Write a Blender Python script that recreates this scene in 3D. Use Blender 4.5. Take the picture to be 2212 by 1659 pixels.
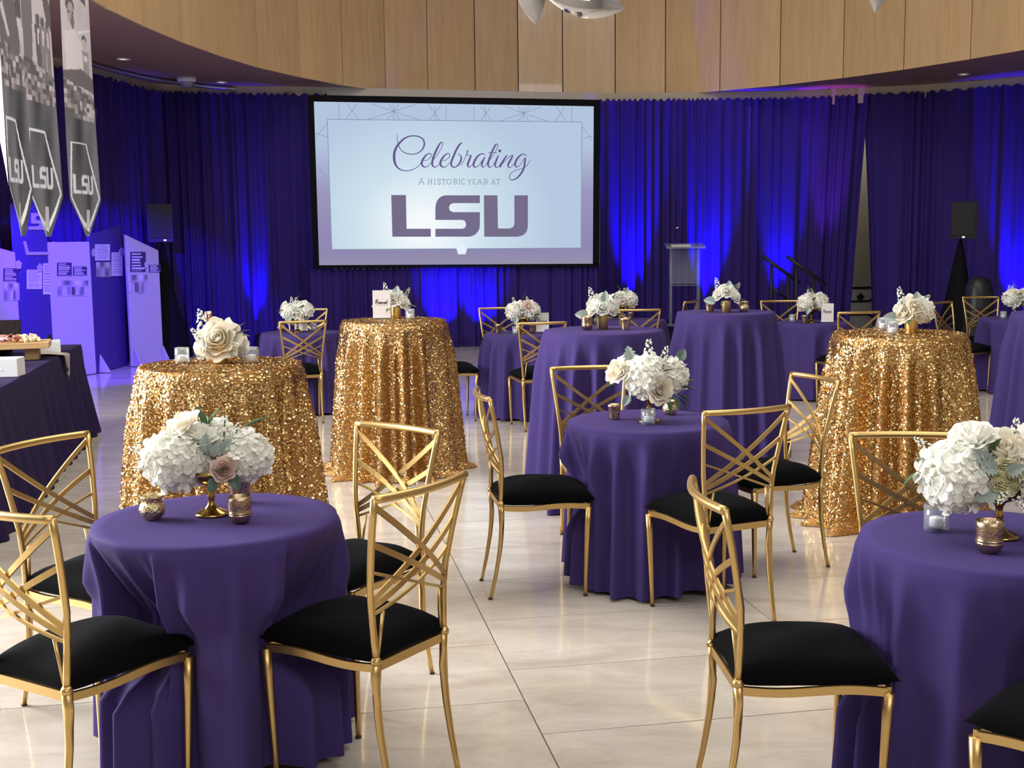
import bpy, bmesh, math, random
import numpy as np
from mathutils import Vector, Matrix
PI = math.pi
for o in list(bpy.data.objects): bpy.data.objects.remove(o)
SC = bpy.context.scene
COL = SC.collection
# ------------------------------------------------------------------ camera
F_PX, PITCH, ROLL, CAMH, IW, IH = 2555.2, 0.12094, -0.0112, 1.6247, 2212, 1659
cam_d = bpy.data.cameras.new('camera'); cam = bpy.data.objects.new('camera', cam_d); COL.objects.link(cam)
cam_d.sensor_width = 36.0; cam_d.lens = F_PX / IW * 36.0; cam_d.clip_end = 200
_R = Vector((1, 0, 0)); _D = -Vector((0, math.sin(PITCH), math.cos(PITCH)))
_r2 = math.cos(ROLL) * _R - math.sin(ROLL) * _D; _d2 = math.sin(ROLL) * _R + math.cos(ROLL) * _D
_fw = Vector((0, math.cos(PITCH), -math.sin(PITCH)))
_m = Matrix((_r2, -_d2, -_fw)).transposed().to_4x4(); _m.translation = (0, 0, CAMH)
cam.matrix_world = _m
SC.camera = cam
def ray(u, v):
    return _fw + _r2 * ((u - IW / 2) / F_PX) + _d2 * ((v - IH / 2) / F_PX)
def at(u, v, z=0.0):
    d = ray(u, v); return Vector((0, 0, CAMH)) + d * ((z - CAMH) / d.z)
def atd(u, v, Y):
    d = ray(u, v); return Vector((0, 0, CAMH)) + d * (Y / d.y)
def onplane(u, v, p0, n):
    d = ray(u, v); c = Vector((0, 0, CAMH)); return c + d * ((p0 - c).dot(n) / d.dot(n))
# ------------------------------------------------------------------ world, view, large lights
w = bpy.data.worlds.new('world'); SC.world = w; w.use_nodes = True
w.node_tree.nodes['Background'].inputs[0].default_value = (0.75, 0.85, 1.0, 1)
w.node_tree.nodes['Background'].inputs[1].default_value = 0.25
vs = SC.view_settings; vs.view_transform = 'Standard'; vs.look = 'None'; vs.exposure = 0.0; vs.gamma = 1.0; vs.use_curve_mapping = False
SC.cycles.max_bounces = 6; SC.cycles.diffuse_bounces = 3; SC.cycles.glossy_bounces = 3; SC.cycles.adaptive_threshold = 0.03; SC.cycles.transparent_max_bounces = 12; SC.cycles.sample_clamp_indirect = 6
def area(name, loc, target, sx, sy, power, col):
    l = bpy.data.lights.new(name, 'AREA'); l.shape = 'RECTANGLE'; l.size = sx; l.size_y = sy; l.energy = power; l.color = col
    o = bpy.data.objects.new(name, l); COL.objects.link(o); o.location = loc
    o.rotation_euler = (Vector(target) - Vector(loc)).to_track_quat('-Z', 'Y').to_euler(); return o
area('window_daylight', (-8.2, 6.4, 3.6), (3.0, 6.5, 0.7), 6.0, 5.0, 2300, (0.98, 0.985, 1.0))
area('skylight_daylight', (1.0, 7.5, 8.6), (1.0, 7.5, 0), 7.0, 11.0, 640, (1.0, 0.955, 0.89))
area('clerestory_daylight', (3.2, -4.3, 6.4), (2.6, 18.0, 4.0), 7.0, 2.0, 330, (0.96, 0.98, 1.0))
# ------------------------------------------------------------------ materials
MATS = {}
def mat(name, col, rough=0.5, metal=0.0, spec=0.5, emit=None, es=1.0, sheen=0.0, coat=0.0, trans=0.0, ior=1.45, bump=None, var=None, attr=None, alpha=1.0):
    m = bpy.data.materials.new(name); m.use_nodes = True; nt = m.node_tree; b = nt.nodes['Principled BSDF']
    I = b.inputs
    I['Base Color'].default_value = (*col, 1); I['Roughness'].default_value = rough; I['Metallic'].default_value = metal
    I['Specular IOR Level'].default_value = spec; I['IOR'].default_value = ior
    I['Sheen Weight'].default_value = sheen; I['Coat Weight'].default_value = coat; I['Transmission Weight'].default_value = trans; I['Alpha'].default_value = alpha
    if emit: I['Emission Color'].default_value = (*emit, 1); I['Emission Strength'].default_value = es
    L = nt.links.new
    if var or bump:
        tc = nt.nodes.new('ShaderNodeTexCoord')
    if var:   # (scale xyz, dark colour, detail)
        mp = nt.nodes.new('ShaderNodeMapping'); mp.inputs['Scale'].default_value = var[0]; L(tc.outputs['Object'], mp.inputs[0])
        nz = nt.nodes.new('ShaderNodeTexNoise'); nz.inputs['Scale'].default_value = 1.0; nz.inputs['Detail'].default_value = var[2]; L(mp.outputs[0], nz.inputs[0])
        cr = nt.nodes.new('ShaderNodeValToRGB'); cr.color_ramp.elements[0].position = 0.3; cr.color_ramp.elements[1].position = 0.7
        cr.color_ramp.elements[0].color = (*var[1], 1); cr.color_ramp.elements[1].color = (*col, 1)
        L(nz.outputs['Fac'], cr.inputs[0]); L(cr.outputs[0], I['Base Color'])
    if attr:
        a = nt.nodes.new('ShaderNodeAttribute'); a.attribute_name = attr; L(a.outputs['Color'], I['Base Color'])
    if bump:  # (scale, strength, distance)
        nz = nt.nodes.new('ShaderNodeTexNoise'); nz.inputs['Scale'].default_value = bump[0]; nz.inputs['Detail'].default_value = 3; L(tc.outputs['Object'], nz.inputs[0])
        bp = nt.nodes.new('ShaderNodeBump'); bp.inputs['Strength'].default_value = bump[1]; bp.inputs['Distance'].default_value = bump[2]
        L(nz.outputs['Fac'], bp.inputs['Height']); L(bp.outputs[0], I['Normal'])
    MATS[name] = m; return m
GOLD = mat('chair_gold', (0.62, 0.42, 0.165), 0.38, 1.0, bump=(30, 0.04, 0.002))
CAPM = mat('rubber_cap', (0.05, 0.03, 0.015), 0.6)
VELVET = mat('black_velvet', (0.0022, 0.0026, 0.0035), 0.85, spec=0.06, sheen=0.012, bump=(60, 0.15, 0.002))
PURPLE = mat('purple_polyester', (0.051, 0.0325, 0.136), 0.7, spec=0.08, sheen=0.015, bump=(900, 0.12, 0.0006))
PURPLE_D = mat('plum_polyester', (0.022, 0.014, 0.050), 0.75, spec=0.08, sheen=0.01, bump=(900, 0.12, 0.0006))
DRAPE = mat('purple_drape', (0.034, 0.018, 0.145), 0.8, spec=0.08, sheen=0.02)
BLACKCLOTH = mat('black_cloth', (0.006, 0.006, 0.008), 0.85, spec=0.1)
BLACKMETAL = mat('black_metal', (0.008, 0.008, 0.009), 0.45, spec=0.4)
BLACKPL = mat('black_plastic', (0.010, 0.010, 0.012), 0.4, spec=0.4)
GRILLE = mat('speaker_grille', (0.012, 0.012, 0.013), 0.6, bump=(300, 0.4, 0.002))
SEQBASE = mat('sequin_backing', (0.42, 0.21, 0.06), 0.5, 0.6, bump=(220, 0.5, 0.004))
SEQ = mat('gold_sequin', (0.8, 0.5, 0.18), 0.22, 1.0, attr='tint')
def marble():
    m = mat('cream_marble', (0.62, 0.56, 0.49), 0.13, spec=0.5, coat=0.15); nt = m.node_tree; L = nt.links.new; b = nt.nodes['Principled BSDF']
    b.inputs['Coat Roughness'].default_value = 0.05
    g = nt.nodes.new('ShaderNodeNewGeometry'); oi = nt.nodes.new('ShaderNodeObjectInfo')
    add = nt.nodes.new('ShaderNodeVectorMath'); add.operation = 'ADD'; cmb = nt.nodes.new('ShaderNodeCombineXYZ')
    mul = nt.nodes.new('ShaderNodeMath'); mul.operation = 'MULTIPLY'; mul.inputs[1].default_value = 40; L(oi.outputs['Random'], mul.inputs[0]); L(mul.outputs[0], cmb.inputs[0]); L(mul.outputs[0], cmb.inputs[1])
    rot = nt.nodes.new('ShaderNodeMapping'); rot.inputs['Rotation'].default_value = (0, 0, -0.18); rot.inputs['Scale'].default_value = (1.6, 4.2, 1)
    L(g.outputs['Position'], rot.inputs[0]); L(rot.outputs[0], add.inputs[0]); L(cmb.outputs[0], add.inputs[1])
    n1 = nt.nodes.new('ShaderNodeTexNoise'); n1.inputs['Scale'].default_value = 1.2; n1.inputs['Detail'].default_value = 8; n1.inputs['Roughness'].default_value = 0.62; n1.inputs['Distortion'].default_value = 0.8; L(add.outputs[0], n1.inputs[0])
    r1 = nt.nodes.new('ShaderNodeValToRGB'); e = r1.color_ramp.elements; e[0].position = 0.3; e[0].color = (0.45, 0.39, 0.325, 1); e[1].position = 0.7; e[1].color = (0.61, 0.555, 0.485, 1); L(n1.outputs['Fac'], r1.inputs[0])
    n2 = nt.nodes.new('ShaderNodeTexNoise'); n2.inputs['Scale'].default_value = 1.9; n2.inputs['Detail'].default_value = 6; n2.inputs['Distortion'].default_value = 1.6; L(add.outputs[0], n2.inputs[0])
    r2 = nt.nodes.new('ShaderNodeValToRGB'); e = r2.color_ramp.elements; e[0].position = 0.488; e[0].color = (0, 0, 0, 1); e[1].position = 0.5; e[1].color = (1, 1, 1, 1); x = r2.color_ramp.elements.new(0.512); x.color = (0, 0, 0, 1); L(n2.outputs['Fac'], r2.inputs[0])
    mm = nt.nodes.new('ShaderNodeMath'); mm.operation = 'MULTIPLY'; mm.inputs[1].default_value = 0.28; L(r2.outputs[0], mm.inputs[0])
    mx = nt.nodes.new('ShaderNodeMix'); mx.data_type = 'RGBA'; L(mm.outputs[0], mx.inputs['Factor']); L(r1.outputs[0], mx.inputs['A']); mx.inputs['B'].default_value = (0.36, 0.29, 0.22, 1)
    L(mx.outputs['Result'], b.inputs['Base Color'])
    return m
MARBLE = marble()
GROUT = mat('grout', (0.16, 0.13, 0.11), 0.8)
def wood(name, c1, c2, rough, sc=(14, 14, 1.1), coat=0.0, coord='Object'):
    m = mat(name, c1, rough, coat=coat); nt = m.node_tree; L = nt.links.new; b = nt.nodes['Principled BSDF']
    tc = nt.nodes.new('ShaderNodeTexCoord'); oi = nt.nodes.new('ShaderNodeObjectInfo'); mp = nt.nodes.new('ShaderNodeMapping'); mp.inputs['Scale'].default_value = sc
    cmb = nt.nodes.new('ShaderNodeCombineXYZ'); ml = nt.nodes.new('ShaderNodeMath'); ml.operation = 'MULTIPLY'; ml.inputs[1].default_value = 30; L(oi.outputs['Random'], ml.inputs[0]); L(ml.outputs[0], cmb.inputs[0]); L(cmb.outputs[0], mp.inputs['Location'])
    L(tc.outputs[coord], mp.inputs[0])
    n1 = nt.nodes.new('ShaderNodeTexNoise'); n1.inputs['Scale'].default_value = 1; n1.inputs['Detail'].default_value = 6; n1.inputs['Roughness'].default_value = 0.6; n1.inputs['Distortion'].default_value = 0.3; L(mp.outputs[0], n1.inputs[0])
    r = nt.nodes.new('ShaderNodeValToRGB'); e = r.color_ramp.elements; e[0].position = 0.32; e[0].color = (*c2, 1); e[1].position = 0.68; e[1].color = (*c1, 1); L(n1.outputs['Fac'], r.inputs[0])
    hs = nt.nodes.new('ShaderNodeHueSaturation'); mr = nt.nodes.new('ShaderNodeMapRange'); mr.inputs['To Min'].default_value = 0.93; mr.inputs['To Max'].default_value = 1.05; L(oi.outputs['Random'], mr.inputs[0]); L(mr.outputs[0], hs.inputs['Value']); L(r.outputs[0], hs.inputs['Color'])
    L(hs.outputs[0], b.inputs['Base Color']); return m
ANIGRE = wood('honey_veneer', (0.62, 0.415, 0.22), (0.52, 0.34, 0.17), 0.30, coat=0.35)
SOFFIT = wood('soffit_wood', (0.30, 0.19, 0.13), (0.24, 0.145, 0.10), 0.5, (1.5, 14, 1))
BOARDW = wood('board_wood', (0.55, 0.36, 0.17), (0.42, 0.25, 0.1), 0.5, (3, 40, 40))
BEIGE = mat('beige_paint', (0.42, 0.36, 0.28), 0.7)
WALLP = mat('wall_paint', (0.36, 0.34, 0.29), 0.8)
WHITEP = mat('white_plaster', (0.7, 0.69, 0.66), 0.8)
TAUPE = mat('taupe_plaster', (0.30, 0.27, 0.23), 0.8)
def petalmat(name, c):
    m = mat(name, c, 0.6, spec=0.2); nt = m.node_tree; b = nt.nodes['Principled BSDF']; t = nt.nodes.new('ShaderNodeBsdfTranslucent'); t.inputs[0].default_value = (*c, 1); mx = nt.nodes.new('ShaderNodeMixShader'); mx.inputs[0].default_value = 0.33
    out = nt.nodes['Material Output']; nt.links.new(b.outputs[0], mx.inputs[1]); nt.links.new(t.outputs[0], mx.inputs[2]); nt.links.new(mx.outputs[0], out.inputs[0]); return m
PETAL_W = petalmat('white_petal', (0.93, 0.92, 0.85))
PETAL_C = petalmat('cream_petal', (0.93, 0.86, 0.72))
PETAL_B = petalmat('blush_petal', (0.88, 0.70, 0.62))
PETAL_Y = petalmat('butter_petal', (0.95, 0.91, 0.66))
HCORE = mat('flower_core', (0.78, 0.78, 0.66), 0.8)
LEAFG = mat('green_leaf', (0.045, 0.105, 0.028), 0.45)
LEAFS = mat('silver_leaf', (0.30, 0.36, 0.33), 0.7, sheen=0.2)
LEAFD = mat('eucalyptus_leaf', (0.12, 0.17, 0.14), 0.55)
BRASS = mat('brass_vase', (0.52, 0.36, 0.12), 0.16, 1.0, var=((30, 30, 30), (0.38, 0.24, 0.07), 4))
SATIN = mat('satin_gold', (0.72, 0.54, 0.22), 0.34, 1.0)
MERC = mat('mercury_gold', (0.92, 0.80, 0.50), 0.26, 1.0, bump=(110, 0.9, 0.008), var=((60, 60, 60), (0.55, 0.40, 0.16), 4))
MERCB = mat('bronze_mercury', (0.66, 0.50, 0.33), 0.25, 1.0, bump=(140, 0.4, 0.004), var=((50, 50, 50), (0.40, 0.27, 0.17), 4))
COPPER = mat('rose_gold', (0.75, 0.42, 0.30), 0.14, 1.0)
def thinglass(name, tint, haze):
    m = bpy.data.materials.new(name); m.use_nodes = True; nt = m.node_tree; nt.nodes.clear(); L = nt.links.new; out = nt.nodes.new('ShaderNodeOutputMaterial'); tr = nt.nodes.new('ShaderNodeBsdfTransparent'); tr.inputs[0].default_value = (*tint, 1)
    gl = nt.nodes.new('ShaderNodeBsdfGlossy'); gl.inputs['Roughness'].default_value = .04; df = nt.nodes.new('ShaderNodeBsdfDiffuse'); df.inputs[0].default_value = (.85, .9, .95, 1)
    lw = nt.nodes.new('ShaderNodeLayerWeight'); lw.inputs[0].default_value = .25; m1 = nt.nodes.new('ShaderNodeMixShader'); m2 = nt.nodes.new('ShaderNodeMixShader'); m2.inputs[0].default_value = haze
    L(lw.outputs['Facing'], m1.inputs[0]); L(tr.outputs[0], m1.inputs[1]); L(gl.outputs[0], m1.inputs[2]); L(m1.outputs[0], m2.inputs[1]); L(df.outputs[0], m2.inputs[2]); L(m2.outputs[0], out.inputs[0]); return m
GLASS = thinglass('clear_glass', (0.96, 0.97, 0.98), .10)
ACRYL = thinglass('clear_acrylic', (0.92, 0.95, 0.97), .07)
WAX = mat('white_wax', (0.85, 0.85, 0.84), 0.5)
CARD = mat('white_card', (0.72, 0.68, 0.66), 0.5)
INK = mat('dark_ink', (0.02, 0.015, 0.04), 0.7)
INKG = mat('grey_ink', (0.3, 0.28, 0.3), 0.7)
CHROME = mat('polished_steel', (0.82, 0.82, 0.84), 0.06, 1.0)
SATSTEEL = mat('satin_steel', (0.72, 0.72, 0.72), 0.32, 1.0)
GREYPL = mat('grey_laminate', (0.36, 0.37, 0.37), 0.6)
PRINT = mat('printed_fabric', (0.5, 0.5, 0.5), 0.65, attr='tint')
PRINTC = mat('printed_card', (0.5, 0.5, 0.5), 0.55, attr='tint')
EXW = mat('exhibit_white', (0.40, 0.37, 0.33), 0.6)
EXP = mat('exhibit_purple', (0.045, 0.022, 0.16), 0.5)
WHITEBOX = mat('white_box', (0.62, 0.62, 0.63), 0.6)
FABW = mat('white_fabric', (0.9, 0.92, 0.9), 0.7)
WICK = mat('dark_wicker', (0.014, 0.009, 0.009), 0.7, spec=.1, bump=(60, 0.8, 0.01))
NET = mat('burlap_net', (0.33, 0.28, 0.25), 0.9, bump=(200, 0.6, 0.004))
CHEESE = mat('cheese_pale', (0.80, 0.68, 0.42), 0.55); CHEESE2 = mat('cheese_orange', (0.80, 0.52, 0.24), 0.55)
MEAT = mat('cured_meat', (0.42, 0.10, 0.09), 0.5, var=((60, 60, 60), (0.62, 0.34, 0.30), 3))
BREAD = mat('pastry_crust', (0.72, 0.48, 0.24), 0.6)
TBASE = mat('table_base_grey', (0.05, 0.055, 0.05), 0.5)
CAB = mat('black_rubber', (0.01, 0.01, 0.01), 0.7)
LAMPOFF = mat('downlight_lens', (0.8, 0.8, 0.78), 0.3, emit=(1.0, 0.92, 0.85), es=0.9)
LEDB = mat('led_blue', (0.05, 0.02, 0.5), 0.3, emit=(0.10, 0.02, 1.0), es=1.5)
LEDW = mat('led_white', (0.8, 0.8, 0.9), 0.3, emit=(0.7, 0.8, 1.0), es=2.0)
def emis(name, col, s=1.0):
    m = mat(name, (0.02, 0.02, 0.02), 0.9, spec=0.0, emit=col, es=s); return m
# ------------------------------------------------------------------ mesh helpers
def mk(name, V, Fs, m, parent=None, smooth=True, tint=None):
    me = bpy.data.meshes.new(name); me.from_pydata([tuple(v) for v in V], [], [tuple(f) for f in Fs]); me.update()
    return link(name, me, m, parent, smooth, tint)
def link(name, me, m, parent=None, smooth=True, tint=None):
    if smooth: me.polygons.foreach_set('use_smooth', [True] * len(me.polygons))
    if m is not None and not me.materials: me.materials.append(m)
    if tint is not None:
        a = me.color_attributes.new('tint', 'FLOAT_COLOR', 'POINT'); t = np.ones((len(me.vertices), 4), np.float32); t[:, :3] = tint; a.data.foreach_set('color', t.ravel())
    o = bpy.data.objects.new(name, me); COL.objects.link(o)
    if parent is not None: o.parent = parent
    return o
def np_mesh(name, V, quads):
    V = np.asarray(V, np.float32); Q = np.asarray(quads, np.int32); me = bpy.data.meshes.new(name); k = Q.shape[1]
    me.vertices.add(len(V)); me.vertices.foreach_set('co', V.ravel()); me.loops.add(Q.size); me.loops.foreach_set('vertex_index', Q.ravel())
    me.polygons.add(len(Q)); me.polygons.foreach_set('loop_start', np.arange(len(Q), dtype=np.int32) * k); me.polygons.foreach_set('loop_total', np.full(len(Q), k, np.int32))
    me.update(calc_edges=True); me.validate(); return me
def tag(o, label, cat, group=None, kind=None):
    if label: o['label'] = label
    if cat: o['category'] = cat
    if group: o['group'] = group
    if kind: o['kind'] = kind
    return o
def struct(o): o['kind'] = 'structure'; return o
def empty(name, loc=(0, 0, 0), rz=0.0, label=None, cat=None, group=None):
    o = bpy.data.objects.new(name, None); COL.objects.link(o); o.location = loc; o.rotation_euler = (0, 0, rz); o.empty_display_size = 0.1
    return tag(o, label, cat, group)
def box(cx, cy, cz, sx, sy, sz, V=None, Fs=None):
    V = [] if V is None else V; Fs = [] if Fs is None else Fs; b = len(V)
    for dz in (-.5, .5):
        for dx, dy in ((-.5, -.5), (.5, -.5), (.5, .5), (-.5, .5)): V.append((cx + dx * sx, cy + dy * sy, cz + dz * sz))
    for f in ((3, 2, 1, 0), (4, 5, 6, 7), (0, 1, 5, 4), (1, 2, 6, 5), (2, 3, 7, 6), (3, 0, 4, 7)): Fs.append(tuple(b + i for i in f))
    return V, Fs
def bbox(name, c, s, m, parent=None, bev=0.0, rz=0.0):
    V, Fs = box(0, 0, 0, *s); me = bpy.data.meshes.new(name); me.from_pydata(V, [], Fs); me.update()
    if bev > 0:
        bm = bmesh.new(); bm.from_mesh(me); bmesh.ops.bevel(bm, geom=bm.edges[:], offset=bev, segments=2, affect='EDGES', profile=0.6); bm.to_mesh(me); bm.free()
    o = link(name, me, m, parent, smooth=False); o.location = c; o.rotation_euler = (0, 0, rz); return o
def sweep(path, rad, n=8, caps=True, ell=None, up=Vector((0, 0, 1))):
    """round (or elliptic: ell=(a,b) factors in side/up) tube along a path"""
    P = [Vector(p) for p in path]; R = rad if isinstance(rad, (list, tuple)) else [rad] * len(P); V = []; Fs = []; prev = None
    for i, p in enumerate(P):
        t = (P[min(i + 1, len(P) - 1)] - P[max(i - 1, 0)]).normalized()
        s = t.cross(up)
        if s.length < 1e-3: s = t.cross(Vector((0, 1, 0)))
        s.normalize(); q = s.cross(t).normalized()
        if prev is not None and s.dot(prev) < 0: s = -s; q = -q
        prev = s
        for k in range(n):
            a = 2 * PI * (k + 0.5) / n; ca, sa = math.cos(a), math.sin(a)
            if ell: ca *= ell[0]; sa *= ell[1]
            V.append(p + (s * ca + q * sa) * R[i])
    for i in range(len(P) - 1):
        for k in range(n): Fs.append((i * n + k, i * n + (k + 1) % n, (i + 1) * n + (k + 1) % n, (i + 1) * n + k))
    if caps: Fs.append(tuple(range(n - 1, -1, -1))); Fs.append(tuple((len(P) - 1) * n + k for k in range(n)))
    return V, Fs
def join(*parts):
    V = []; Fs = []
    for v, f in parts:
        b = len(V); V += list(v); Fs += [tuple(b + i for i in q) for q in f]
    return V, Fs
def lathe(prof, n=28, ripple=None):
    V = []; Fs = []
    for j, (r, z) in enumerate(prof):
        for k in range(n):
            a = 2 * PI * k / n; rr = r * (1 + (ripple(a, z) if ripple else 0)); V.append((rr * math.cos(a), rr * math.sin(a), z))
    for j in range(len(prof) - 1):
        for k in range(n): Fs.append((j * n + k, j * n + (k + 1) % n, (j + 1) * n + (k + 1) % n, (j + 1) * n + k))
    return V, Fs
def smoothpath(pts, n):
    """Catmull-Rom resample, returns n points evenly spread in length"""
    P = np.array([list(p) for p in pts], float); Q = np.vstack([2 * P[0] - P[1], P, 2 * P[-1] - P[-2]]); out = []
    for i in range(1, len(Q) - 2):
        for t in np.linspace(0, 1, 24, endpoint=False):
            a, b, c, d = Q[i - 1], Q[i], Q[i + 1], Q[i + 2]
            out.append(0.5 * (2 * b + (c - a) * t + (2 * a - 5 * b + 4 * c - d) * t * t + (3 * b - a - 3 * c + d) * t ** 3))
    out.append(P[-1]); out = np.array(out); L = np.concatenate([[0], np.cumsum(np.linalg.norm(np.diff(out, axis=0), axis=1))])
    s = np.linspace(0, L[-1], n); return np.stack([np.interp(s, L, out[:, k]) for k in range(P.shape[1])], 1)
def dup(o, parent=None):
    c = o.copy(); COL.objects.link(c); c.parent = parent
    for ch in [x for x in ORIG_CH.get(o.name, [])]: dup(ch, c)
    return c
ORIG_CH = {}
def remember(o):
    ORIG_CH[o.name] = list(o.children)
    for c in o.children: remember(c)
def sstep(a, b, x):
    t = np.clip((x - a) / (b - a), 0, 1); return t * t * (3 - 2 * t)
# ================================================================== SETTING
ZS = 3.97      # soffit height
ZD = 3.85      # top of the drapes
# --- floor slab and tiles
struct(mk('floor', *box(1.0, 8.5, -0.03, 26, 27, 0.05), GROUT, smooth=False))
floor = bpy.data.objects['floor']
ua = Vector((-0.1795, 0.9838)); na = Vector((0.9838, 0.1795)); TW, TL_ = 1.2, 0.6
tile_me = None; TZ = 0.0
tiles = []
for k in range(-9, 11):
    for j in range(-9, 34):
        n0 = 0.757 + TW * k; s0 = 4.872 + TL_ * j + (0.3 if k % 2 else 0.0)
        c = na * (n0 + TW / 2) + ua * (s0 + TL_ / 2)
        if c.y < 1.0 or c.y > 20.6 or c.x < -7.4 or c.x > 11.5: continue
        seen = 2.3 < c.y and abs(c.x) < c.y * 0.44 + .5 and -6.2 < c.x < 7.5
        tiles.append((0 if seen else 1, c.y, c))
tiles.sort(key=lambda t: t[:2])
V, Fs = [], []; ang = math.atan2(na.y, na.x); g = 0.0022
for i, (f_, d, c) in enumerate(tiles):
    if i >= 300 or f_:
        b = len(V)
        for z in (-.0195, .0005):
            for sx_, sy_ in ((-1, -1), (1, -1), (1, 1), (-1, 1)): q = c + na * (sx_ * (TW / 2 - g)) + ua * (sy_ * (TL_ / 2 - g)); V.append((q.x, q.y, z))
        Fs += [tuple(b + t for t in q) for q in ((4, 5, 6, 7), (0, 1, 5, 4), (1, 2, 6, 5), (2, 3, 7, 6), (3, 0, 4, 7))]; continue
    if tile_me is None:
        o = bbox('tile', (0, 0, 0), (TW - 2 * g, TL_ - 2 * g, 0.02), MARBLE, floor, bev=0.0012); tile_me = o.data
    else:
        o = bpy.data.objects.new('tile', tile_me); COL.objects.link(o); o.parent = floor
    o.location = (c.x, c.y, -0.0095); o.rotation_euler = (0, 0, ang)
mk('tile_field', V, Fs, MARBLE, floor, smooth=False)['kind'] = 'stuff'
# the rest of the floor beyond the laid-out tiles
V, Fs = [], []
for (x0, x1, y0, y1) in ((-12, 14, -5, .6), (-12, -8.1, .6, 22), (12.2, 14, .6, 22)): box((x0 + x1) / 2, (y0 + y1) / 2, -0.008, x1 - x0, y1 - y0, 0.01, V, Fs)
mk('paving', V, Fs, MARBLE, floor, smooth=False)
# --- shell
def wallbox(name, c, s, m): return struct(bbox(name, c, s, m))
wallbox('wall_back', (1, 21.6, 4.5), (26, 0.2, 9), WALLP)
wallbox('wall_right', (12.5, 8.5, 4.5), (0.2, 26, 9), TAUPE)
wallbox('wall_rear', (1, -4.6, 4.5), (26, 0.2, 9), TAUPE)
wallbox('wall_left', (-7.2, 14.8, 4.5), (0.2, 13.4, 9), TAUPE)  # unseen wall, pulled inward to block window daylight from the exhibit panels
wallbox('ceiling', (1, 8.5, 9.1), (26, 27, 0.2), WHITEP)
# --- curved fascia of veneer panels
joints = [(150, -32), (232, 17), (310, 54), (392, 89), (475, 119), (556, 144), (647, 165), (741, 183), (833, 196), (925, 205), (1027, 211.5), (1120, 213.5), (1216, 213.5), (1329, 211), (1437, 205), (1555, 195), (1684.5, 183), (1821, 167), (1952, 149), (2096, 126), (2230, 103)]
fp = [at(u, v, ZS) for u, v in joints]
fp = [Vector((p.x, p.y)) for p in fp]
fp = [Vector((-4.45, 8.6)), Vector((-4.35, 9.4))] + fp + [fp[-1] + Vector((0.5, -1.2)), fp[-1] + Vector((0.85, -2.5)), fp[-1] + Vector((1.05, -3.8))]
fas = struct(empty('wall_fascia'))
cen = Vector((0.9, 9.0))
for a, b in zip(fp[:-1], fp[1:]):
    d = (b - a); L = d.length; d /= L; n = Vector((-d.y, d.x))
    if n.dot(cen - a) < 0: n = -n
    g = 0.008; A = a + d * g; B = b - d * g; th = 0.03
    V = [(A.x, A.y, ZS - 0.01), (B.x, B.y, ZS - 0.01), (B.x - n.x * th, B.y - n.y * th, ZS - 0.01), (A.x - n.x * th, A.y - n.y * th, ZS - 0.01)]
    V += [(x, y, 7.6) for x, y, _ in V]
    Fs = [(0, 1, 2, 3), (7, 6, 5, 4), (0, 4, 5, 1), (1, 5, 6, 2), (2, 6, 7, 3), (3, 7, 4, 0)]
    mk('panel', V, Fs, ANIGRE, fas, smooth=False)
V = []; Fs = []
for i, p in enumerate(fp):
    q = p + (p - cen).normalized() * 0.05; V += [(q.x, q.y, ZS), (q.x, q.y, 9.0)]
    if i: Fs.append((2 * i - 2, 2 * i, 2 * i + 1, 2 * i - 1))
mk('backing', V, Fs, mat('joint_brown', (0.05, 0.025, 0.012), 0.8), fas, smooth=False)
# soffit
V = []; Fs = []
for i, p in enumerate(fp):
    q = p + (p - cen).normalized() * 9.0; V += [(p.x, p.y, ZS), (q.x, q.y, ZS)]
    if i: Fs.append((2 * i - 2, 2 * i - 1, 2 * i + 1, 2 * i))
struct(mk('soffit_ceiling', V, Fs, SOFFIT, smooth=False))
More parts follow.
